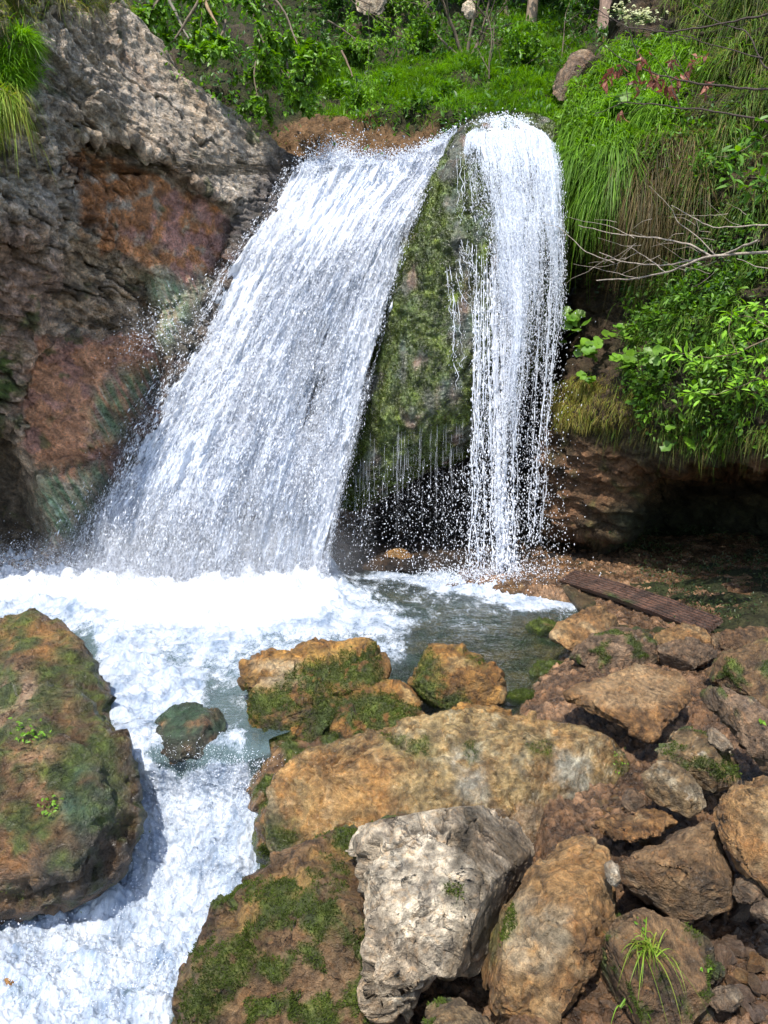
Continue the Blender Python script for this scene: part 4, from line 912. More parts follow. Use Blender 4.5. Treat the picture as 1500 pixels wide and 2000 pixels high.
# ---- right fall: water over a rounded lip that breaks into strands
rf = bpy.data.objects.new('waterfall', None); COL.objects.link(rf)
tag(rf, 'narrow waterfall on the right dropping in strands from a rounded lip', 'waterfall')
RFALL = fall_mat('curtain of strands', (.88, .91, .97), su=30, sv=5)
gL = curve([(0, 912), (.04, 905), (.1, 915), (.2, 930), (.45, 945), (.65, 925), (.8, 920), (1, 945)])
gR = curve([(0, 1086), (.03, 1094), (.07, 1099), (.15, 1103), (.3, 1106), (.45, 1100), (.6, 1085), (.75, 1055), (.9, 1045), (1, 1030)])
def rf_pts(s, t, off=0.):
    top = np.interp(s, [0, .15, .4, .6, .85, 1], [262, 240, 232, 236, 256, 285]); py = top + (1140 - top) * t
    px = gL(t) + (gR(t) - gL(t)) * s
    base = np.interp(py, [232, 262, 330, 450, 600, 1140], [11.35, 10.62, 10.12, 9.9, 9.85, 9.7])
    return px, py, base - .18 * np.sin(np.pi * s) - off
def rf_dens(s, t):
    d = np.interp(t, [0, .2, .36, .48, .6, 1], [.72, .55, .34, .12, -.08, -.5])
    c = np.interp(t, [0, .3, .6, 1], [.55, .42, .42, .33]); d = d + .62 * np.exp(-((s - c) / np.interp(t, [0, .5, 1], [.4, .12, .06])) ** 2) * ss(.1, .4, t) + .38 * fbm(np.stack([s * 6, t * 2.5, s * 0 + 2], -1), 3)
    d = d - .45 * ss(.16, .0, s) * ss(.12, .3, t) - .25 * ss(.92, 1, s)
    d = d - .38 * ss(.3, .0, s) * ss(.02, .08, t) * ss(.55, .2, t)
    return d
t = np.linspace(0, 1, 420)[:, None] * np.ones((1, 220)); s = np.linspace(0, 1, 220)[None] * np.ones((420, 1))
px, py, d = rf_pts(s, t); P = W(px, py, d); q = np.stack([s * 18, t * 4, t * 0], -1); P[..., 1] -= .05 * fbm(q, 5, .6)
mesh_np('water_sheet', P, grid_faces(420, 220), RFALL, attrs={'dens': rf_dens(s, t)}, uv=np.stack([s, t], -1), parent=rf)
px, py, d = rf_pts(s, t, .10); P = W(px, py, d); P[..., 1] -= .07 * fbm(q + 8, 5, .6)
mesh_np('water_sheet', P, grid_faces(420, 220), RFALL, attrs={'dens': rf_dens(s, t) * .7}, uv=np.stack([s + .5, t + .3], -1), parent=rf)
# strands
pile = Pile(); dp, dd_, dl, dr = [], [], [], []
def strand(px0, py0, px1, py1, d0, r, wob=4., breaks=.5):
    n = int(max(8, (py1 - py0) / 5)); u = np.linspace(0, 1, n); sd = RNG.random() * 99
    x = px0 + (px1 - px0) * u + wob * perlin(np.stack([u * 9, u * 0 + sd, u * 0], -1)) * u; y = py0 + (py1 - py0) * u
    P = W(x, y, d0 - .12 * u + .03 * perlin(np.stack([u * 5, u * 0 + sd, u * 0 + 5], -1)))
    rr = r * ss(-.02, .3, u) * np.clip(.75 + 1.1 * perlin(np.stack([u * n * .22, u * 0 + sd, u * 0 + 2], -1)) - breaks * u, 0.0, 2)
    a = 0
    while a < n - 1:                       # runs of unbroken water, then drops
        if rr[a] < .1 * r: a += 1; continue
        e = a
        while e < n - 1 and rr[e] >= .1 * r: e += 1
        if e - a >= 2: V, F = tube_np(P[a:e + 1], np.r_[rr[a:e], rr[e] * .5][:e + 1 - a].clip(.0006), 5); pile.add(V, F)
        a = e + 1
    m = int(n * (.6 + breaks)); uu = RNG.random(m) ** .6
    for q in range(m):
        i = min(int(uu[q] * n), n - 1); dp.append(P[i] + RNG.normal(0, .012, 3) * (1 + 2 * uu[q])); dd_.append((0.0, 0, 1)); dl.append(r * RNG.uniform(.8, 3)); dr.append(r * RNG.uniform(.5, 1.1))
for _ in range(100):
    s0 = RNG.random(); t0 = RNG.uniform(.03, .5); t1 = min(1, t0 + RNG.uniform(.12, .42))
    if RNG.random() < .3: s0 = np.clip(RNG.normal(.42, .08), 0, 1)
    a = rf_pts(s0, t0, .03); e = rf_pts(s0, t1, .05)
    strand(float(a[0]), float(a[1]), float(e[0]), float(e[1]), float(a[2]), RNG.uniform(.002, .006), 4, .6)
for x0, x1, r, br in [(955, 985, .022, .1), (965, 978, .02, .1), (975, 990, .02, .1), (985, 982, .016, .2), (962, 970, .014, .3), (1000, 1000, .012, .5), (930, 918, .010, .5), (936, 930, .011, .5), (944, 945, .010, .6), (1085, 1040, .010, .5), (1060, 1030, .008, .7), (1092, 1055, .009, .6), (925, 935, .008, .7), (1010, 1003, .012, .5), (950, 962, .012, .4)]:
    y1 = 1120 if x0 < 1050 else 1060
    strand(x0, RNG.uniform(400, 560), x1, y1, 9.80, r, 9, br * .8)
    strand(x0 + 3, RNG.uniform(400, 560), x1 + 2, y1, 9.83, r * .7, 9, br)
# trickles and drips off the mossy spur
for _ in range(90):
    x = RNG.uniform(655, 960); yb = float(np.interp(x, [650, 700, 760, 850, 930, 960], [985, 960, 915, 885, 830, 760])) + RNG.normal(0, 12); y0 = yb - RNG.uniform(0, 90)
    y1 = RNG.uniform(yb + 60, 1115)
    strand(x, y0, x - RNG.uniform(0, 8), y1, 10.1 if y0 < yb - 20 else 10.25, RNG.uniform(.0008, .0019), 3, 1.5)
for _ in range(26):
    x = RNG.uniform(870, 935); y0 = RNG.uniform(280, 620)
    strand(x, y0, x + RNG.uniform(-2, 14), y0 + RNG.uniform(40, 160), 9.95 if y0 > 420 else 10.15, RNG.uniform(.003, .006), 14, .4)
strand(925, 560, 937, 760, 9.92, .009, 6, 0)
pile.build('water_strands', DROP, rf)["kind"] = 'stuff'
drops('falling_drops', np.array(dp), np.array(dd_), np.array(dl), np.array(dr), rf)
k = 7000; u = RNG.random(k); py = 600 + 520 * RNG.random(k) ** .8; px = np.where(u < .6, RNG.normal(985, 55, k), RNG.uniform(640, 1110, k)); py = np.where((px < 930) & (py < 1000 - (px - 650) * .35), py + 300, py)
m = (py < 1135); P = W(px[m], py[m], RNG.uniform(9.5, 10.3, m.sum())); drops('falling_drops', P, np.tile([0, 0, 1.], (m.sum(), 1)) + RNG.normal(0, .2, (m.sum(), 3)), .009 * RNG.lognormal(0, .5, m.sum()), .005 * RNG.lognormal(0, .4, m.sum()), rf)
k = 120000; s = RNG.random(k); t = RNG.random(k)
kp = RNG.random(k) < np.clip(rf_dens(s, t) * (.6 + .9 * fbm(np.stack([s * 22, t * 3, s * 0], -1), 3)) + .05, 0, 1) ; s, t = s[kp], t[kp]; k = len(s)
px, py, d = rf_pts(s, t, 0); off = np.abs(RNG.normal(0, .10, k)); P = W(px + RNG.normal(0, 3, k), py, d - off - .02)
drops('falling_drops', P, np.tile([0, 0, 1.], (k, 1)) + RNG.normal(0, .25, (k, 3)), .011 * RNG.lognormal(0, .4, k), .0028 * RNG.lognormal(0, .35, k), rf)
k = 1600; px = RNG.uniform(905, 1090, k); hh = np.abs(RNG.normal(0, 1, k)); py = np.interp(px, [905, 940, 985, 1020, 1060, 1090], [262, 240, 232, 236, 256, 285]) - hh * 7 + 4
drops('falling_drops', W(px, py, RNG.uniform(11., 11.5, k)), RNG.normal(size=(k, 3)), .014, .009, rf)

# ---- spray over the pool and the chute
sp_ = []; sr = []
k = 60000; px = np.where(RNG.random(k) < .5, RNG.uniform(-60, 640, k), RNG.normal(330, 190, k)); px = np.where(px > 640, 640 - np.abs(RNG.normal(0, 60, k)), px); h = np.abs(RNG.normal(0, .20, k)); zz = .15 + h; y = np.interp(px, [-60, 200, 720], [9.4, 9.5, 9.6]) + RNG.normal(0, .3, k)
P = np.stack([(px - 750) / 1500 * y * 1.0, y, zz], -1); sp_.append(P); sr.append(.0022 * RNG.lognormal(0, .4, k))
k = 9000; py = RNG.uniform(1480, 1990, k); xl = np.interp(py, [1480, 1600, 1740, 1800, 1990], [250, 262, 240, -40, -60]); xr = np.interp(py, [1480, 1640, 1740, 1990], [500, 515, 490, 330])
px = xl + (xr - xl) * RNG.random(k); P = Wz(px, py, z_water(px, py)) + np.stack([RNG.normal(0, .02, k), -np.abs(RNG.normal(0, .05, k)), .05 + np.abs(RNG.normal(0, .06, k))], -1); sp_.append(P); sr.append(.0016 * RNG.lognormal(0, .45, k))
k = 1100; px = RNG.normal(300, 40, k); py = 650 + RNG.normal(0, 30, k) - (px - 300) * .4; P = W(px, py, RNG.uniform(9.2, 9.6, k)); sp_.append(P); sr.append(.003 * RNG.lognormal(0, .5, k))
k = 5000; px = RNG.normal(985, 75, k); P = np.stack([(px - 750) / 1500 * 9.7, 9.6 + RNG.normal(0, .25, k), .03 + np.abs(RNG.normal(0, .10, k))], -1); sp_.append(P); sr.append(.0045 * RNG.lognormal(0, .4, k))
k = 1500; px = RNG.normal(500, 60, k); py = RNG.uniform(1480, 1580, k); P = Wz(px, py, z_water(px, py) + .0) + np.stack([np.zeros(k), -np.abs(RNG.normal(0, .05, k)), np.abs(RNG.normal(0, .04, k))], -1); sp_.append(P); sr.append(.002 * RNG.lognormal(0, .4, k))
P = np.concatenate(sp_); r = np.concatenate(sr)
o = drops('water_spray', P, RNG.normal(size=P.shape) + (0, 0, .6), r * 1.8, r)
tag(o, 'fine white droplets flying over the pool and the chute', 'spray', kind='stuff')
# ---- drifting mist where the falls strike the pool
mv = bpy.data.materials.new('mist'); mv.use_nodes = True; t_ = mv.node_tree; t_.nodes.clear(); mo_ = t_.nodes.new('ShaderNodeOutputMaterial'); pv = t_.nodes.new('ShaderNodeVolumePrincipled')
pv.inputs['Color'].default_value = (.95, .97, 1, 1); t_.links.new(pv.outputs[0], mo_.inputs['Volume'])
tc = t_.nodes.new('ShaderNodeTexCoord'); vl = t_.nodes.new('ShaderNodeVectorMath'); vl.operation = 'LENGTH'; t_.links.new(tc.outputs['Object'], vl.inputs[0])
mr = t_.nodes.new('ShaderNodeMapRange'); mr.interpolation_type = 'SMOOTHSTEP'; t_.links.new(vl.outputs['Value'], mr.inputs[0]); mr.inputs[1].default_value = 1.; mr.inputs[2].default_value = .1; mr.inputs[3].default_value = 0; mr.inputs[4].default_value = 1.3
t_.links.new(mr.outputs[0], pv.inputs['Density'])
for (x, y, z, sx_, sy_, sz_) in [(-2.3, 9.5, .25, 2.5, .65, 1.0)]:
    th_ = np.linspace(0, math.pi, 17)[:, None] * np.ones((1, 32)); ph_ = np.linspace(0, 2 * math.pi, 32)[None] * np.ones((17, 1))
    Vm = np.stack([np.sin(th_) * np.cos(ph_), np.sin(th_) * np.sin(ph_), np.cos(th_)], -1)
    mm = mesh_np('mist', Vm, grid_faces(17, 32), mv); mm.location = (x, y, z); mm.scale = (sx_, sy_, sz_); tag(mm, 'thin white mist hanging over the foot of the broad waterfall', 'mist', kind='stuff')
print('water', time.time() - T0)

# ------------------------------------------------------------------ vegetation
G1 = np.array([.070, .158, .016]); G2 = np.array([.14, .27, .020]); G3 = np.array([.025, .065, .016]); YL = np.array([.24, .20, .04]); DRY = np.array([.24, .15, .07]); BRG = np.array([.19, .36, .028])
def surf(rel, px, py):
    k = ((rel['PX'] - px) ** 2 + (rel['PY'] - py) ** 2).argmin(); sh = rel['PX'].shape
    i, j = np.unravel_index(k, sh); return rel['P'][i, j], rel['N'][i, j]
def sample(rel, n, dens):
    P = rel['P']; a = np.linalg.norm(np.cross(np.gradient(P, axis=0), np.gradient(P, axis=1)), axis=-1)
    w = (a * np.clip(dens, 0, None)).ravel(); w = w / w.sum()
    idx = RNG.choice(len(w), n, p=w); p = P.reshape(-1, 3)[idx]
    return p + RNG.normal(0, .025, p.shape), rel['N'].reshape(-1, 3)[idx], rel['PX'].ravel()[idx], rel['PY'].ravel()[idx]
def blades(root, d0, L, wd, droop, col, tipc=None, seg=4):
    k = len(root); L = np.broadcast_to(L, (k,))[:, None]; wd = np.broadcast_to(wd, (k,))[:, None]; droop = np.broadcast_to(droop, (k,))[:, None]
    d0 = d0 / (np.linalg.norm(d0, axis=1)[:, None] + 1e-9)
    side = np.cross(d0, (0, 0, 1.)) + RNG.normal(0, .25, (k, 3)); side /= np.linalg.norm(side, axis=1)[:, None] + 1e-9
    vs = []; cs = []; tipc = col if tipc is None else tipc
    hor = d0 * (1, 1, 0)
    for i in range(seg + 1):
        t = i / seg; c = root + d0 * L * t * (1 - .35 * droop * t) + hor * L * .25 * droop * t * t - np.array([0, 0, 1.]) * L * droop * t * t * .9
        w = wd * (1 - t) ** .7 * .5 + wd * .04
        vs += [c - side * w, c + side * w]; cc = mix(col, tipc, t * t); cs += [cc, cc]
    V = np.stack(vs, 1); C = np.stack(cs, 1); n = 2 * (seg + 1)
    f = np.array([[2 * i, 2 * i + 1, 2 * i + 3, 2 * i + 2] for i in range(seg)])
    F = (np.arange(k)[:, None, None] * n + f[None]).reshape(-1, 4)
    return V.reshape(-1, 3), F, C.reshape(-1, 3)
def leaves(pos, ax, nr, L, wd, col, fold=.18, curl=.15):
    k = len(pos); L = np.broadcast_to(L, (k,))[:, None]; wd = np.broadcast_to(wd, (k,))[:, None]
    ax = ax / (np.linalg.norm(ax, axis=1)[:, None] + 1e-9); s = np.cross(ax, nr); s /= np.linalg.norm(s, axis=1)[:, None] + 1e-9; n = np.cross(s, ax)
    pt = lambda t, u: pos + ax * L * t + s * wd * u + n * (abs(u) * fold * wd * 2 - curl * L * t * t)
    V = np.stack([pt(0, 0), pt(.3, -.42), pt(.3, 0), pt(.3, .42), pt(.65, -.36), pt(.65, 0), pt(.65, .36), pt(1, 0)], 1)
    t3 = np.array([[0, 2, 1], [0, 3, 2], [4, 5, 7], [5, 6, 7]]); q4 = np.array([[1, 2, 5, 4], [2, 3, 6, 5]])
    b = np.arange(k)[:, None, None] * 8
    return V.reshape(-1, 3), [(b + t3[None]).reshape(-1, 3), (b + q4[None]).reshape(-1, 4)], np.repeat(np.broadcast_to(col, (k, 3)), 8, 0)
def discs(pos, nr, R, col, cup=.18):
    k = len(pos); R = np.broadcast_to(R, (k,))[:, None]; nr = nr / np.linalg.norm(nr, axis=1)[:, None]
    a = np.cross(nr, RNG.normal(size=(k, 3))); a /= np.linalg.norm(a, axis=1)[:, None]; b = np.cross(nr, a)
    m = 14; vs = [pos]
    for i in range(m):
        th = 2 * math.pi * i / m; rr = R * (1 + .10 * math.sin(5 * th) + .05 * math.cos(9 * th)) * (.35 if i == 0 else 1)
        vs.append(pos + (a * math.cos(th) + b * math.sin(th)) * rr + nr * R * cup * (1 if i else .3) * (1 + .4 * math.sin(4 * th)))
    V = np.stack(vs, 1); f = np.array([[0, 1 + i, 1 + (i + 1) % m] for i in range(m)])
    return V.reshape(-1, 3), (np.arange(k)[:, None, None] * (m + 1) + f[None]).reshape(-1, 3), np.repeat(col, m + 1, 0)
def vary(cols, k, jit=.25):
    w = RNG.dirichlet(np.ones(len(cols)) * .8, k); c = w @ np.array(cols); return c * RNG.uniform(1 - jit, 1 + jit, (k, 1))
def grass_stuff(name, label, rel, n, dens, L, wd, droop, cols, updir=.8, tip=None, parent=None):
    p, nr, px, py = sample(rel, n, dens); k = len(p)
    cl = fbm(p * 2.2, 3); LL = L * RNG.uniform(.45, 1.4, k) * (1 + .8 * cl)
    lean = np.stack([perlin(p * 3 + 3), perlin(p * 3 + 13), perlin(p * 3 + 23) * .4], -1)
    d = nr * (1 - updir) + np.array([0, 0, 1.]) * updir + lean * 1.1 + RNG.normal(0, .42, (k, 3))
    c = vary(cols, k); c = c * (1 + .5 * fbm(p * 1.4 + 7, 3))[:, None]
    V, F, C = blades(p - nr * .02, d, LL, wd * RNG.uniform(.6, 1.4, k), droop * RNG.uniform(.5, 1.3, k), c, None if tip is None else mix(c, np.array(tip), .6))
    o = mesh_np(name, V, F, GRASS, True, vcol=C, parent=parent)
    if parent is None: tag(o, label, 'grass', kind='stuff')
    else: o['kind'] = 'stuff'
    return o
def leaf_stuff(name, label, rel, n, dens, L, cols, ratio=.6):
    p, nr, px, py = sample(rel, n, dens); k = len(p)
    ax = nr * .5 + RNG.normal(0, .7, (k, 3)) + (0, -.2, .15); nn = np.array([0, -.3, 1.]) + RNG.normal(0, .4, (k, 3)) + nr * .3
    V, F, C = leaves(p + nr * RNG.uniform(.0, .12, (k, 1)), ax, nn, L * RNG.uniform(.5, 1.4, k), L * ratio * RNG.uniform(.6, 1.2, k), vary(cols, k))
    return tag(mesh_np(name, V, F, LEAF, False, vcol=C), label, 'undergrowth', kind='stuff')
pm = lambda rel, poly, fe=25, wp=30: soft_poly(rel['PX'], rel['PY'], poly, fe, rel['P'], wp)

# hillside cover
M = 1 - .92 * pm(BS, [(470, 262), (600, 240), (700, 262), (780, 285), (860, 262), (880, 380), (460, 380)], 10, 12)
M = M * (BS['PY'] < 330); dn = fbm(BS['P'] * 1.1 + 2, 4); near = ss(-520, 0, BS['PY']) * .8 + .2
bright = np.maximum(pm(BS, [(600, 110), (760, 150), (900, 130), (1010, 100), (1100, 210), (1090, 260), (860, 230), (640, 250), (590, 200)], 30), pm(BS, [(980, 20), (1090, 60), (1120, 140), (1000, 120)], 30))
grass_stuff('hillside_grass', 'bright green grass covering the slope above the falls', BS, 60000, M * bright * near * ss(-.5, .2, fbm(BS['P'] * 2.2 + 3, 4)), .24, .011, .55, [G1, G2, G2 * .8], .75)
grass_stuff('hillside_grass', 'darker grass in clumps over the shaded slope above the falls', BS, 60000, M * ss(-.35, .25, dn) * near, .26, .010, .7, [G1, G3, G1 * .8], .6)
leaf_stuff('undergrowth', 'low broad leaved herbs mixed into the slope above the falls', BS, 72000, M * ss(-.3, .2, fbm(BS['P'] * 1.3 + 20, 4)) * near, .095, [G3, G1, G1 * 1.2])
grass_stuff('dry_grass', 'dry straw hanging in tufts along the creek edge on the slope', BS, 9000, M * ss(.1, .35, fbm(BS['P'] * 2 + 50, 4)) * near, .2, .008, 1., [DRY, YL * .7], .3)

# left cliff ledges
Mt = np.maximum.reduce([pm(LC, [(-40, 80), (40, 70), (66, 120), (60, 165), (20, 175), (-40, 175)], 8, 8)])
grass_stuff('ledge_grass', 'bright grass tuft growing on the ledge at the left edge', LC, 6500, Mt, .24, .009, .6, [G2, BRG, G1], .6)
grass_stuff('ledge_grass', 'long bright grass hanging below the ledge at the left edge', LC, 900, pm(LC, [(-40, 178), (30, 180), (38, 205), (-40, 215)], 6, 6), .36, .010, 1.4, [BRG, G2, YL], .2, tip=YL)
grass_stuff('rim_grass', 'short grass fringe on the top of the left cliff', LC, 5200, np.maximum(pm(LC, [(-60, -60), (235, -60), (225, 10), (180, 25), (130, 30), (90, 10), (40, 40), (-60, 70)], 10, 14), 0), .20, .008, .9, [G1, G2, YL * .8, DRY], .45)
grass_stuff('rim_grass', 'scattered green tufts along the lower rim of the left cliff', LC, 2600, pm(LC, [(400, 180), (450, 190), (540, 250), (600, 290), (640, 300), (590, 300), (500, 270), (420, 210)], 8, 10), .12, .008, .6, [G1, G2], .6)
leaf_stuff('rim_herbs', 'green leaves along the upper rim of the left cliff', LC, 900, pm(LC, [(300, 80), (345, 130), (440, 190), (540, 250), (600, 285), (560, 285), (420, 205), (330, 150)], 8, 8), .08, [G1, G2])

# right bank
RBn = ss(-.3, .3, fbm(RB['P'] * 1.6 + 4, 4))
zA = pm(RB, [(1115, 240), (1150, 180), (1215, 100), (1330, 90), (1400, 140), (1330, 260), (1260, 320), (1120, 330)], 22)
grass_stuff('bank_grass', 'sunny bright green grass on the top of the right bank', RB, 26000, zA * (.3 + RBn), .30, .013, .95, [BRG, G2, G2 * .9], .5)
grass_stuff('bank_grass', 'long green grass hanging down beside the right fall', RB, 5600, pm(RB, [(1105, 270), (1260, 290), (1250, 350), (1160, 400), (1115, 380)], 16) * (.15 + ss(-.2, .3, fbm(RB['P'] * 3 + 9, 3))), .44, .013, 1.25, [G2, G1, BRG * .8], .25)
grass_stuff('dry_grass', 'brown dry grass and roots hanging down the middle of the right bank', RB, 3600, pm(RB, [(1210, 310), (1330, 230), (1400, 300), (1360, 440), (1280, 470), (1200, 430)], 22), .42, .007, 1.5, [DRY, DRY * .6, G3, YL * .5], .3)
grass_stuff('bank_grass', 'mixed green and straw coloured growth on the upper right bank', RB, 26000, pm(RB, [(1330, -200), (2000, -200), (2000, 470), (1400, 450), (1340, 260)], 30) * (.25 + RBn), .26, .009, 1.1, [G1, G3, DRY * .8, G2], .35)
grass_stuff('bank_grass', 'mossy yellow green cushions below the hanging grass beside the fall', RB, 10000, pm(RB, [(1112, 400), (1180, 400), (1300, 470), (1290, 540), (1170, 530), (1118, 480)], 20) * RBn, .12, .008, 1.2, [YL * .7, G1, MOSSL], .2)
zB = pm(RB, [(1240, 560), (1300, 520), (1400, 530), (1700, 480), (1900, 600), (1900, 850), (1350, 850), (1265, 810), (1240, 700)], 22)
grass_stuff('bank_grass', 'dense green grass curtain falling over the lower right bank', RB, 40000, zB * (.05 + RBn) * ss(-.3, .1, fbm(RB['P'] * 3.5, 3)), .14, .009, .9, [G1, G2, G1, G3, YL * .6], .45)
grass_stuff('bank_grass', 'yellow green mossy grass on the bulge above the undercut', RB, 13000, pm(RB, [(1105, 760), (1160, 745), (1270, 760), (1290, 820), (1180, 840), (1090, 830)], 14) * (.2 + RBn), .085, .008, 1.3, [YL, YL * .8, G2, DRY], .2, tip=YL)
grass_stuff('dry_grass', 'straw tips dangling from the edge of the undercut', RB, 1000, pm(RB, [(1180, 825), (1500, 830), (1900, 810), (1900, 850), (1300, 855), (1180, 850)], 6), .15, .006, 1.6, [DRY, YL * .8, G1, G1], .05)
leaf_stuff('bank_herbs', 'small leaved herbs scattered over the right bank', RB, 15000, (zB + .7 * zA + .5 * pm(RB, [(1250, 250), (1900, 100), (1900, 600), (1300, 620)], 40)) * RBn, .055, [G1, G2, G3])
leaf_stuff('bank_leaves', 'larger broad leaves among the grass of the lower right bank', RB, 3200, zB * (.2 + RBn) + .35 * zA, .085, [G2, G1, G1 * .8], .7)
leaf_stuff('bank_leaves', 'dull leaves of creeping plants in the shade of the middle right bank', RB, 5000, pm(RB, [(1130, 400), (1300, 330), (1900, 250), (1900, 620), (1280, 600), (1180, 560)], 30) * RBn, .06, [G1, G3, G3], .6)
leaf_stuff('bank_leaves', 'leaves mixed into the sunny grass at the top of the right bank', RB, 2600, zA * RBn + .6 * pm(RB, [(1105, 270), (1340, 240), (1320, 430), (1115, 380)], 20) * ss(0, .3, fbm(RB['P'] * 2.5 + 70, 3)), .065, [G2, BRG * .8, G1], .7)
grass_stuff('bank_grass', 'short tangled growth under the dry hanging roots of the right bank', RB, 9000, pm(RB, [(1200, 300), (1340, 230), (1420, 300), (1380, 460), (1280, 490), (1190, 440)], 24) * RBn, .13, .009, .9, [G1, G3, DRY * .6, G2], .3)
leaf_stuff('bank_leaves', 'small leaves among the dry hanging roots of the right bank', RB, 2200, pm(RB, [(1200, 300), (1340, 230), (1420, 300), (1380, 460), (1280, 490), (1190, 440)], 24) * RBn, .06, [G1, G2, G3], .6)
leaf_stuff('moss_mat', 'dark green moss on the floor of the undercut', RB, 9000, pm(RB, [(1200, 1040), (1900, 1000), (1900, 1240), (1400, 1230), (1250, 1150)], 30) * RBn, .03, [G3 * .6, MOSSC])

# moss fibres on the spur
msk = (SP['M'] > .35)
mo = moss_fuzz(spur, SP['P'].reshape(-1, 3), SP['N'].reshape(-1, 3), SP['M'].ravel(), (0, 0, 0), .02, 3, .020, 60000)

# ---- plants with stems
def rosette(name, label, base, nrm, n, Ls, leafL, cols, kind='leaf', cat='plant', group=None, up=.6, spread=.8, ratio=.6):
    root = bpy.data.objects.new(name, None); COL.objects.link(root); root.location = base
    tag(root, label, cat, group); st = Pile(); base = np.asarray(base, float)
    d = nrm * .6 + np.array([0, -.1, up]) + RNG.normal(0, spread * .5, (n, 3)); d /= np.linalg.norm(d, axis=1)[:, None]
    L = Ls * RNG.uniform(.5, 1.2, n); tips = base + d * L[:, None] - np.array([0, 0, 1]) * (L * .18)[:, None]
    for i in range(n):
        m = base + d[i] * L[i] * .55; V, F = tube_np([base + RNG.normal(0, .01, 3), m, tips[i]], [.0028, .002, .0015], 4)
        st.add(V, F, np.tile(cols[0] * 1.1, (len(V), 1)))
    st.build('stems', LEAF, root, (0, 0, 0)).location = -np.array([0, 0, 0]) ; 
    ch = root.children[0] if root.children else None
    if kind == 'round':
        V, F, C = discs(tips, np.array([0, -.55, .8]) + RNG.normal(0, .35, (n, 3)), leafL * RNG.uniform(.6, 1.15, n), vary(cols, n))
    else:
        q = 3; pp = np.repeat(tips, q, 0) - np.repeat(d * L[:, None], q, 0) * RNG.uniform(0, .5, (n * q, 1)); ax = np.repeat(d, q, 0) * .5 + RNG.normal(0, .6, (n * q, 3)) + (0, -.1, -.1)
        V, F, C = leaves(pp, ax, np.array([0, -.35, 1.]) + RNG.normal(0, .3, (n * q, 3)), leafL * RNG.uniform(.6, 1.2, n * q), leafL * ratio, vary(cols, n * q))
    lf = mesh_np('leaves', V, F, LEAF, kind == 'round', vcol=C, parent=root)
    for o in root.children:
        o.matrix_parent_inverse.identity(); me = o.data
        a = np.empty(len(me.vertices) * 3, np.float32); me.vertices.foreach_get('co', a); a = a.reshape(-1, 3) - base; me.vertices.foreach_set('co', a.astype(np.float32).ravel()); o.location = (0, 0, 0)
    return root
for k, (x, y, n, Ls, lf, lb) in enumerate([(1165, 660, 16, .30, .085, 'broad round leaved plant in the dark gap highest beside the right fall'), (1185, 720, 22, .28, .08, 'glossy round leaved plant clump above the yellow moss bulge'), (1240, 660, 12, .26, .07, 'round leaved plant half hidden in the grass curtain'),
                                   (1230, 745, 12, .24, .07, 'pale round leaves at the foot of the broad leaved clump'), (1170, 770, 7, .2, .06, 'small round leaves at the left end of the yellow moss bulge'), (1340, 820, 3, .22, .09, 'lone big round leaves low in the grass curtain above the undercut'),
                                   (1290, 740, 12, .25, .06, 'round leaved plant in the middle of the lower grass curtain'), (1215, 245, 18, .22, .065, 'pale round leaved plant in the hanging grass right of the fall lip'), (1255, 225, 12, .2, .06, 'smaller pale round leaved plant beside the one at the fall lip')]):
    p, nn = surf(RB, x, y); rosette('broad_leaved_plant', lb, p + nn * .10, nn, n, Ls, lf, [G2 * .9, G1 * 1.1, G2], 'round', group='round leaved plants on the bank')
for k, (x, y, n, Ls, lf, lb) in enumerate([(1385, 585, 16, .3, .085, 'pointed leaf herb standing out of the grass near the bare branch'), (1440, 500, 14, .3, .09, 'dark pointed leaf herb under the pale bare branch at the right edge'), (1260, 440, 14, .3, .045, 'small grey green herb hanging in the dark behind the bare twigs'),
                                      (1440, 330, 22, .35, .06, 'fine leaved plant spilling over the bank at the upper right edge'), (1400, 360, 14, .35, .06, 'light green leafy stem on the upper right bank'), (1150, 350, 10, .2, .05, 'small herb at the hanging grass beside the right fall')]):
    p, nn = surf(RB, x, y); rosette('herb', lb, p + nn * .12, nn, n, Ls, lf, [G1, G2, G1 * 1.2], 'leaf', group='leafy herbs on the bank', ratio=.38)
for k, (x, y, n, lb) in enumerate([(650, 200, 24, 'leafy herb clump left of centre just above the brown rock lip'), (700, 230, 26, 'dense leafy herb clump hanging over the brown rock lip'), (820, 235, 30, 'bright leafy herb clump behind the gap between the falls'), (870, 205, 22, 'leafy herb clump above the dark creek edge'),
                                (1000, 90, 20, 'dark herb clump on the sunny slope left of the grey outcrop'), (760, 190, 20, 'herb clump in the middle of the green slope'), (570, 205, 18, 'herb clump near the lower end of the leafy shrub'), (1080, 215, 16, 'herb clump in the creek bed under the grey outcrop')]):
    p, nn = surf(BS, x, y); rosette('herb', lb, p + nn * .02, nn, n, .34, .10, [G1, G2 * .8, G1 * .9], 'leaf', group='herb clumps on the slope', ratio=.62)

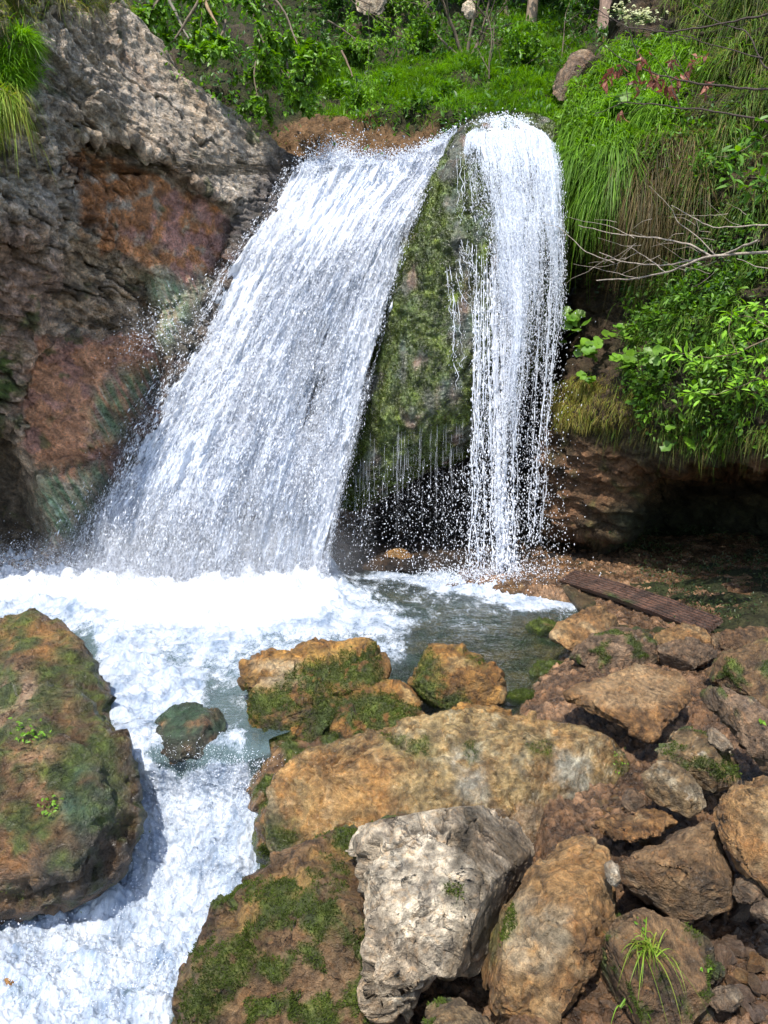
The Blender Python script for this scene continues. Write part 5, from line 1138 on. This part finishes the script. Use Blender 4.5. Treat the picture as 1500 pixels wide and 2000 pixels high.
def grow(st, lv, p, d, L, r, depth, leafL, cols, rs, spread=.55, up=.0, nleaf=7, twist=None, ratio=.55, taper=.6):
    """one limb, its twigs and leaves"""
    n = 7; pts = [p]; dd = d.copy()
    for i in range(n):
        dd = dd + rs.normal(0, .12, 3) + np.array([0, 0, up * .1]); dd /= np.linalg.norm(dd); pts.append(pts[-1] + dd * L / n)
    pts = np.array(pts); rad = np.linspace(r, r * .45, n + 1)
    V, F = tube_np(pts, rad, 6); st.add(V, F, np.tile([.17, .13, .09], (len(V), 1)))
    if depth == 0 or nleaf and depth == 1:
        k = nleaf; ii = rs.integers(1, n + 1, k); side = rs.normal(size=(k, 3)); ax = dd * .6 + side * .6 + (0, 0, -.15)
        lv.append((pts[ii], ax, np.array([0, -.3, 1.]) + rs.normal(0, .35, (k, 3)), leafL * rs.uniform(.6, 1.2, k), ratio))
    if depth > 0:
        for _ in range(4 if depth > 1 else 5):
            i = rs.integers(2, n + 1); nd = dd + rs.normal(0, spread, 3); nd /= np.linalg.norm(nd)
            grow(st, lv, pts[i], nd, L * taper * rs.uniform(.6, 1.1), rad[i] * .6, depth - 1, leafL, cols, rs, spread, up, nleaf, twist, ratio, taper)
def shrub(name, label, limbs, leafL, cols, seed, cat='shrub', depth=2, nleaf=8, ratio=.55, group=None, spread=.55, up=0, crown='leaves', stem='branches', barkc=None):
    rs = np.random.default_rng(seed); st = Pile(); lv = []
    for (p, d, L, r) in limbs:
        d = np.array(d, float); grow(st, lv, np.array(p, float), d / np.linalg.norm(d), L, r, depth, leafL, cols, rs, spread, up, nleaf, None, ratio)
    base = np.array(limbs[0][0], float); root = bpy.data.objects.new(name, None); COL.objects.link(root); root.location = base
    tag(root, label, cat, group)
    if barkc is not None: st.A = [np.tile(barkc, (len(a), 1)) for a in st.A]
    s = st.build(stem, BARK, root, base); s.location = (0, 0, 0)
    if nleaf:
        pos = np.concatenate([a[0] for a in lv]); ax = np.concatenate([a[1] for a in lv]); nr = np.concatenate([a[2] for a in lv]); LL = np.concatenate([a[3] for a in lv])
        V, F, C = leaves(pos, ax, nr, LL, LL * ratio, vary(cols, len(pos)))
        o = mesh_np(crown, V, F, LEAF, False, vcol=C, parent=root, origin=base); o.location = (0, 0, 0)
    return root
w_ = lambda px, py, d: W(px, py, d)
shrub('shrub', 'leafy green shrub draping over the top of the left cliff', [(w_(420, -60, 11.2), (-.3, -.4, -.9), 1.1, .03), (w_(470, -40, 11.2), (.1, -.3, -.8), 1.1, .025), (w_(360, -40, 11.0), (-.6, -.3, -.5), .8, .02), (w_(520, -20, 11.4), (.5, -.3, -.8), 1.0, .02), (w_(440, 40, 11.2), (0, -.4, -.8), .7, .02)], .10, [G1, G2, G2], 1, nleaf=30, ratio=.65)
shrub('shrub', 'bright leafed shrub hanging lower between left cliff rim and slope', [(w_(520, 60, 11.6), (.2, -.3, -.8), .8, .02), (w_(560, 120, 11.8), (.3, -.3, -.7), .6, .015), (w_(500, 120, 11.4), (-.1, -.3, -.8), .6, .015)], .085, [G2, G1], 2, nleaf=20, ratio=.6)
shrub('tree_branch', 'bright feathery branch with small leaves reaching in from the top centre', [(w_(560, -40, 11), (.8, -.2, -.35), 1.4, .02), (w_(600, -20, 11), (.9, -.1, -.1), 1.2, .015), (w_(640, 40, 11.2), (.7, -.2, -.25), .7, .012)], .055, [G2, BRG * .9], 3, cat='branch', nleaf=16, spread=.35)
shrub('shrub', 'many stemmed shrub with dark stems fanning out of the slope', [(w_(905, 112, 15), (-.5, -.1, 1.), 1.6, .035), (w_(912, 112, 15), (.15, -.1, 1.), 1.8, .035), (w_(918, 112, 15), (.6, -.1, .9), 1.6, .03), (w_(900, 112, 15), (-.9, 0, .9), 1.1, .025), (w_(925, 112, 15), (.9, -.1, .7), 1.1, .025)], .085, [G1, G3, G2 * .8], 4, nleaf=4)
shrub('shrub', 'slender sapling rising from the slope right of the stem fan', [(w_(955, 190, 13.6), (.05, 0, 1), 1.3, .014), (w_(958, 120, 13.6), (.15, 0, 1), .9, .01)], .07, [G1], 5, nleaf=4, spread=.4)
shrub('shrub', 'thin dark sapling left of the grey outcrop', [(w_(1090, 125, 15.3), (.3, 0, 1), 1.1, .014), (w_(1096, 120, 15.3), (-.05, 0, 1), 1.2, .012)], .07, [G1, G3], 6, nleaf=5)
for k, (x, y, lb, cc) in enumerate([(640, 70, 'dark bush under the feathery branch at the top of the slope', [G1, G3]), (760, 60, 'bushy green shrub high on the slope left of the stem fan', [G1, G2]), (840, 120, 'low bush on the slope just left of the stem fan', [G2, G1]), (600, 180, 'dark bush between the leafy shrub and the brown rock lip', [G3, G1]),
                                    (1000, 150, 'low round bush on the sunny slope behind the right fall lip', [G1, G2]), (720, 140, 'spreading bush in the middle of the green slope', [G1, G2 * .8]), (1140, 70, 'light green bush behind the grey outcrop', [G2, G1])]):
    p, nn = surf(BS, x, y); shrub('bush', lb, [(p, nn + (RNG.normal() * .5, -.2, .6 + .5 * RNG.random()), .55, .014) for _ in range(5)], .085, cc, 60 + k, nleaf=12, group='bushes on the slope', spread=.7)
def tree(label, px, py, d, H, r, lean, seed, leaf=.11, crown_from=.35, cols=(G1, G3), nb=26, barkc=(.26, .19, .13)):
    rs = np.random.default_rng(seed); base = w_(px, py, d); root = bpy.data.objects.new('tree', None); COL.objects.link(root); root.location = base
    tag(root, label, 'tree', 'trees on the slope'); tr = Pile(); lv = []; n = 14; u = np.linspace(0, 1, n)
    pts = base + np.stack([lean * u * H + .08 * np.sin(u * 7 + seed), .05 * np.sin(u * 5), u * H - .15], -1)
    V, F = tube_np(pts, r * (1 - .75 * u) * (1 + .5 * np.exp(-u * 30)), 10); tr.add(V, F, np.tile(barkc, (len(V), 1)))
    for k in range(nb):
        i = int(rs.uniform(crown_from, 1) * (n - 1)); a = rs.uniform(0, 6.28)
        grow(tr, lv, pts[i], np.array([math.cos(a), math.sin(a), rs.uniform(-.1, .6)]) / 1.1, H * .22 * rs.uniform(.6, 1.2), r * .3, 2, leaf, cols, rs, .55, 0, 9)
    t = tr.build('trunk', BARK, root, base); t.location = (0, 0, 0)
    pos = np.concatenate([a[0] for a in lv]); ax = np.concatenate([a[1] for a in lv]); nr = np.concatenate([a[2] for a in lv]); LL = np.concatenate([a[3] for a in lv])
    V, F, C = leaves(pos, ax, nr, LL, LL * .6, vary(list(cols), len(pos))); o = mesh_np('crown', V, F, LEAF, False, vcol=C, parent=root, origin=base); o.location = (0, 0, 0)
tree('tree with straight bare brown trunk near the top edge', 1042, 72, 17.5, 7, .12, .03, 11)
tree('thin tree trunk close right of the straight brown one', 1066, 45, 19, 7, .06, .05, 12)
tree('mossy trunk behind the sunny bank grass at the top', 1178, 50, 16.5, 7, .12, -.05, 13, crown_from=.3, barkc=(.30, .20, .15))
tree('small tree with low dark crown left of the straight trunk', 985, 40, 18.5, 4.5, .05, -.1, 14, crown_from=.1)
tree('low leafy tree at the top edge above the stem fan', 830, 20, 18, 4.5, .06, -.05, 15, crown_from=.08)
tree('leafy tree between the two outcrops at the top edge', 1130, 60, 18, 4.5, .05, .05, 16, crown_from=.05)
tree('bushy tree on the top of the right bank', 1420, -60, 13, 4, .08, -.1, 17, crown_from=.05, cols=(G1, G2))
tree('leafy tree above the top left of the slope', 640, -20, 17.5, 4.5, .08, .05, 18, crown_from=.05, cols=(G1, G2))

# branches reaching in from the right edge
def limb(name, label, paths, barkc, cat='branch', leafspec=None, group=None, origin=None):
    root = bpy.data.objects.new(name, None); COL.objects.link(root); base = w_(*paths[0][0][0][:2], paths[0][0][0][2]); root.location = base
    tag(root, label, cat, group); st = Pile()
    for pts, r0, r1 in paths:
        a = np.array(pts, float); u = np.linspace(0, 1, len(a)); n = max(10, 6 * len(a)); v = np.linspace(0, 1, n)
        q = np.stack([np.interp(v, u, a[:, i]) for i in range(3)], -1)
        for _ in range(2): q[1:-1] = (q[:-2] + q[1:-1] * 2 + q[2:]) / 4
        P = W(q[:, 0], q[:, 1], q[:, 2]) + .012 * np.stack([perlin(q * .05 + i * 9) for i in range(3)], -1)
        V, F = tube_np(P, np.linspace(r0, r1, n) * (1 + .15 * perlin(q * .2)), 7); st.add(V, F, np.tile(barkc, (len(V), 1)))
    o = st.build('branches', BARK, root, base); o.location = (0, 0, 0)
    if leafspec is not None:
        pos, ax, nr, LL, ratio, cols, nm, curl = leafspec
        V, F, C = leaves(pos, ax, nr, LL, LL * ratio, vary(cols, len(pos)), curl=curl); l = mesh_np(nm, V, F, LEAF, False, vcol=C, parent=root, origin=base); l.location = (0, 0, 0)
    return root
def twigs(seed, n, x0, x1, y0, y1, d0, d1, ln=(40, 120), r=.003):
    rs = np.random.default_rng(seed); out = []
    for _ in range(n):
        x, y = rs.uniform(x0, x1), rs.uniform(y0, y1); d = rs.uniform(d0, d1); a = rs.uniform(2.4, 3.9); L = rs.uniform(*ln)
        out.append(([(x, y, d), (x + L * .4 * math.cos(a), y + L * .4 * math.sin(a) + rs.normal(0, 5), d + .05), (x + L * math.cos(a + rs.normal(0, .3)), y + L * math.sin(a), d + .1)], r, r * .35))
    return out
limb('bare_branch', 'pale bare forked branch reaching in from the right towards the fall', [([(1560, 488, 7), (1500, 494, 7.2), (1380, 500, 7.5), (1310, 530, 7.8), (1240, 545, 8.2), (1165, 547, 8.6)], .016, .006),
      ([(1390, 500, 7.5), (1340, 475, 7.7), (1270, 462, 8), (1200, 458, 8.3), (1130, 440, 8.6)], .010, .003), ([(1480, 470, 7.1), (1420, 495, 7.4), (1380, 503, 7.6), (1290, 520, 8), (1220, 512, 8.3), (1170, 492, 8.6)], .012, .004),
      ([(1560, 440, 7), (1480, 440, 7.2), (1390, 445, 7.5), (1310, 400, 7.8)], .010, .003), ([(1300, 532, 7.9), (1260, 500, 8.1), (1225, 480, 8.3)], .006, .002), ([(1200, 512, 8.4), (1140, 490, 8.8), (1095, 445, 9.1), (1060, 435, 9.3)], .005, .002),
      ([(1400, 500, 7.5), (1360, 460, 7.6), (1330, 440, 7.7), (1315, 415, 7.8)], .006, .003), ([(1560, 540, 7), (1480, 520, 7.2), (1440, 505, 7.3)], .006, .003), ([(1250, 545, 8.1), (1190, 530, 8.5), (1120, 515, 9)], .004, .0015), ([(1240, 465, 8.1), (1190, 440, 8.4), (1110, 425, 8.9)], .004, .0015)] + twigs(3, 26, 1180, 1460, 400, 540, 7.6, 8.6), (.36, .30, .24))
rs = np.random.default_rng(77); cl = [(1255, 105), (1218, 130), (1205, 135), (1178, 160), (1190, 142), (1262, 120), (1282, 155), (1272, 148), (1292, 150), (1315, 178), (1325, 155), (1345, 140), (1350, 120), (1312, 118), (1380, 165), (1375, 108), (1215, 220), (1305, 170), (1240, 165)]
pos = np.concatenate([W(x + rs.normal(0, 5, 7), y + rs.normal(0, 6, 7), 7.2 + rs.normal(0, .04, 7)) for x, y in cl]); k = len(pos)
limb('dead_branch', 'dark thin branches with curled red brown dead leaves in front of the sunny grass', [([(1560, 178, 6.6), (1440, 172, 6.9), (1350, 162, 7.1), (1290, 148, 7.2), (1220, 120, 7.4), (1180, 90, 7.5)], .011, .003),
      ([(1560, 250, 6.6), (1475, 232, 6.8), (1380, 215, 7.0), (1290, 205, 7.1), (1220, 200, 7.2), (1160, 225, 7.3)], .010, .003), ([(1330, 210, 7.1), (1316, 180, 7.1), (1300, 140, 7.2), (1270, 100, 7.2)], .006, .002),
      ([(1560, 20, 6.6), (1470, 32, 6.8), (1390, 52, 7), (1300, 62, 7.1), (1230, 55, 7.2), (1160, 15, 7.3)], .010, .003), ([(1560, 150, 6.6), (1490, 130, 6.7), (1460, 60, 6.8), (1400, 45, 7), (1350, 5, 7.1)], .008, .003),
      ([(1490, 115, 6.7), (1400, 90, 6.9), (1340, 70, 7), (1250, 50, 7.2)], .005, .002), ([(1226, 200, 7.2), (1226, 150, 7.2), (1190, 140, 7.3)], .004, .002), ([(1245, 115, 7.3), (1238, 85, 7.3), (1225, 50, 7.4)], .004, .002), ([(1350, 165, 7.1), (1320, 110, 7.1), (1300, 60, 7.1)], .004, .002), ([(1290, 150, 7.2), (1250, 180, 7.2), (1180, 190, 7.3)], .004, .0015)] + twigs(5, 22, 1180, 1480, 30, 230, 6.9, 7.3, (30, 90), .0025),
     (.07, .05, .04), leafspec=(pos, rs.normal(0, .5, (k, 3)) + (0, 0, -1.), rs.normal(size=(k, 3)), .075 * rs.uniform(.6, 1.3, k), .5, [np.array([.22, .07, .045]), np.array([.30, .13, .08]), np.array([.14, .05, .035])], 'dead_leaves', .5))
def spray_leaves(centers, rs, n, sp, d, L):
    P = np.concatenate([W(x + rs.normal(0, sp, n), y + rs.normal(0, sp * .5, n), dd + rs.normal(0, .04, n)) for (x, y), dd in zip(centers, d)])
    C = np.repeat(np.stack([W(x, y, dd) for (x, y), dd in zip(centers, d)]), n, 0); ax = (P - C) + (0, 0, .0) + rs.normal(0, .02, P.shape)
    return C + (P - C) * .4, ax, np.array([0, -.5, 1.]) + rs.normal(0, .3, P.shape), L * rs.uniform(.7, 1.2, len(P))
rs = np.random.default_rng(8)
cs = [(1360, 765), (1375, 775), (1345, 772), (1440, 760), (1455, 735), (1470, 745), (1490, 740), (1430, 725), (1350, 705), (1370, 715), (1340, 690), (1315, 690), (1385, 700), (1420, 690), (1440, 680), (1465, 640), (1480, 620), (1440, 625), (1420, 640), (1430, 612), (1490, 600), (1500, 640), (1460, 600), (1500, 690), (1480, 700), (1400, 680), (1460, 665), (1520, 610), (1520, 740), (1500, 760)]
dd = [6.6 + .001 * (1500 - x) for x, y in cs]; pos, ax, nr, LL = spray_leaves(cs, rs, 11, 15, dd, .095)
limb('leafy_branch', 'fresh yellow green leafy branch reaching in from the right edge over the grass', [([(1600, 600, 6.4), (1520, 650, 6.5), (1440, 690, 6.6), (1380, 700, 6.7), (1310, 685, 6.8)], .008, .002), ([(1600, 640, 6.4), (1520, 700, 6.5), (1470, 745, 6.6), (1400, 770, 6.7), (1340, 768, 6.75)], .007, .002),
     ([(1520, 650, 6.5), (1470, 620, 6.6), (1420, 615, 6.7)], .005, .002), ([(1440, 690, 6.6), (1420, 650, 6.6), (1430, 610, 6.6)], .004, .002)], (.20, .15, .09), leafspec=(pos, ax, nr, LL, .38, [BRG, BRG * 1.15, G2], 'leaves', .1))
cs = [(1475, 240), (1500, 235), (1480, 260), (1460, 265), (1495, 275), (1440, 300), (1415, 315), (1455, 290), (1400, 305), (1475, 300), (1498, 300), (1425, 345), (1450, 350), (1470, 340), (1490, 350), (1440, 365), (1465, 368), (1490, 375), (1505, 360)]
pos, ax, nr, LL = spray_leaves(cs, rs, 5, 16, [6.5] * len(cs), .10)
limb('leafy_branch', 'dull green leafy twigs at the right edge above the bare branch', [([(1600, 230, 6.4), (1500, 262, 6.5), (1440, 300, 6.5), (1390, 310, 6.6)], .006, .002), ([(1600, 330, 6.4), (1500, 345, 6.5), (1420, 350, 6.6)], .006, .002)], (.14, .11, .07), leafspec=(pos, ax, nr, LL, .5, [G1, G2, G1], 'leaves', .1))

# white flower head at the top of the bank
base = w_(1240, 95, 10.5); root = bpy.data.objects.new('flowering_plant', None); COL.objects.link(root); root.location = base
tag(root, 'tall plant with flat cream coloured flower heads on top of the right bank', 'plant'); st = Pile()
for (x, y) in [(1215, 28), (1262, 45), (1235, 40)]:
    t = w_(x, y, 10.4); V, F = tube_np([base, (base + t) / 2 + .03, t], [.006, .005, .003], 5); st.add(V - base, F, np.tile(G1, (len(V), 1))); fl = Pile()
    for _ in range(30):
        e_ = t + RNG.normal(0, 1, 3) * (.10, .08, .03) + (0, 0, .06); V, F = tube_np([t, e_], [.002, .0015], 3); fl.add(V - base, F, np.tile(G1, (len(V), 1)))
        V, F, C = discs(e_ + RNG.normal(0, .010, (5, 3)), np.array([[0, -.5, 1.]] * 5) + RNG.normal(0, .3, (5, 3)), np.full(5, .014), np.tile([.55, .56, .34], (5, 1))); fl.add(V - base, F, C)
    fl.build('flower_head', LEAF, root).location = (0, 0, 0)
st.build('stem', LEAF, root).location = (0, 0, 0)

bpy.context.view_layer.update(); DG = bpy.context.evaluated_depsgraph_get()
def hit(px, py):
    r = ray(px, py); r = r / np.linalg.norm(r); ok, loc, nr, *_ = S.ray_cast(DG, Vector(CAM), Vector(r)); return np.array(loc) - r * .006
# ---- grass tuft and sprouts in the foreground
def tuft(label, base, n, L, wd, droop, cols, name='grass_tuft', spread=.35):
    d = np.array([0, -.2, 1.]) + RNG.normal(0, spread, (n, 3)); p = base + RNG.normal(0, .02, (n, 3)) * (1, 1, .2)
    V, F, C = blades(p, d, L * RNG.uniform(.5, 1.2, n), wd, droop * RNG.uniform(.4, 1.4, n), vary(cols, n), seg=6)
    return tag(mesh_np(name, V, F, GRASS, True, vcol=C, origin=np.asarray(base)), label, 'grass')
tuft('thin bright grass tuft hanging over the weathered boulder at bottom right', hit(1262, 1852), 70, .24, .006, 1.0, [BRG, G2, YL], spread=.5)
tuft('few long grass blades at the bottom edge below the tuft', hit(1225, 1960), 14, .2, .006, .9, [BRG, G2], spread=.6)
tuft('dry rootlets hanging beside the egg shaped stone', hit(1425, 1520), 26, .12, .003, 1.2, [DRY, DRY * .5])
for x, y, d, n, L, lb in [(1250, 1805, 2.98, 5, .022, 'tiny two leaved sprout beside the grass tuft'), (1372, 1893, 2.85, 4, .02, 'tiny round leaved sprout on the weathered boulder'), (1494, 1408, 5.0, 6, .03, 'tiny green sprout at the right edge among the boulders'), (55, 1430, 4.55, 60, .03, 'small leafy cushion high on the huge left boulder'), (105, 1566, 4.3, 40, .03, 'small leafy cushion low on the huge left boulder'), (1200, 1480, 4.7, 30, .018, 'tiny green cushion at the shaded end of the bedrock slab')]:
    b0 = hit(x, y); ps = b0 + RNG.normal(0, 1, (n, 3)) * (.05, .04, .03) * (1 if n > 10 else .3); V, F, C = leaves(ps, RNG.normal(0, 1, (n, 3)) + (0, -.6, .3), RNG.normal(0, .4, (n, 3)) + (0, -.5, 1), np.full(n, L), np.full(n, L * .6), vary([BRG * .8, G2, G1], n))
    tag(mesh_np('sprout', V, F, LEAF, False, vcol=C, origin=b0), lb, 'plant', kind='stuff' if n > 10 else None)

# ---- grooved plank lying by the undercut
A = Wz(1108, 1124, .22); Bp = Wz(1392, 1222, .27); ax = Bp - A; Lp = np.linalg.norm(ax); ax /= Lp
side = np.cross(ax, (0, 0, 1)); side /= np.linalg.norm(side); upv = np.cross(side, ax); upv *= np.sign(upv[2]); wd = .25
tilt = .45; sv = side * math.cos(tilt) + upv * math.sin(tilt) * (1 if side[1] > 0 else -1); nv = np.cross(ax, sv); nv *= np.sign(nv[2])
nu, nvn = 260, 64; u = np.linspace(0, 1, nu)[:, None]; v = np.linspace(-1, 1, nvn)[None]
gro = .010 * np.abs(np.sin(v * math.pi * 3.5)) ** .5 + .0015 * np.sin(u * Lp * 2 * math.pi / .035) * (np.abs(v) < .95)
endn = .03 * perlin(np.stack([v * 4 + 0 * u, u * 0 + 0 * v, u * 0 + 0 * v], -1))
uu = u + endn / Lp * np.where(u < .05, 1, 0) + endn / Lp * np.where(u > .95, 1, 0)
top = A + ax * (uu * Lp)[..., None] + sv * (v * wd / 2 + 0 * u)[..., None] + nv * (gro + .035 * np.sin(u * 3.1) * 1. + .02 * fbm(np.stack([u * 8 + 0 * v, v + 0 * u, 0 * u + 0 * v], -1), 3))[..., None]
bot = A + ax * (uu * Lp)[..., None] + sv * (v * wd / 2 * .98 + 0 * u)[..., None] + nv * (-.045 + .035 * np.sin(u * 3.1) + 0 * v)[..., None]
n1 = nu * nvn; V = np.concatenate([top.reshape(-1, 3), bot.reshape(-1, 3)]); F = [grid_faces(nu, nvn), grid_faces(nu, nvn)[:, ::-1] + n1]
i = np.arange(n1).reshape(nu, nvn)
for e in (i[0], i[-1], i[:, 0], i[:, -1]): F.append(np.stack([e[:-1], e[1:], e[1:] + n1, e[:-1] + n1], -1))
cc = mix(np.array([.035, .018, .012]), np.array([.12, .06, .038]), ss(.2, .9, (np.abs(np.sin(v * math.pi * 3.5)) * (.85 + .15 * np.sin(u * Lp * 2 * math.pi / .035))))[..., None])
cc = cc * (.8 + .5 * ss(-.3, .4, fbm(top * 5, 4)))[..., None]
cc = cmix(cc, MOSSC, ss(.1, .4, fbm(top * 3, 4)) * ss(.3, .9, -v * np.sign(sv[1]) + 0 * u))
tag(mesh_np('plank', V, np.concatenate(F), ROCK, False, vcol=np.concatenate([cc.reshape(-1, 3), np.tile([.09, .05, .03], (n1, 1))]), attrs={'wet': np.full(len(V), .3)}, origin=A), 'rust brown grooved plank lying slanted by the undercut bank', 'plank')

# ---- fallen branch and driftwood bits on the slope
limb('dead_branch', 'thick leaning dead limb above the leafy shrub at the top left', [([(300, -60, 11.2), (340, 20, 11.1), (368, 75, 11.0)], .03, .012)], (.25, .22, .17))
limb('dead_branch', 'dry brown dead limb crossing the leafy shrub at the top', [([(385, -30, 11.2), (405, 15, 11.0), (425, 50, 10.9)], .035, .012)], (.33, .22, .12))
limb('dead_branch', 'short brown dead stick standing in the dark slope left of centre', [([(668, 100, 14), (680, 125, 13.9), (688, 150, 13.8)], .02, .01)], (.22, .15, .10))
print('all', time.time() - T0, sum(len(o.data.polygons) for o in bpy.data.objects if o.type == 'MESH'))
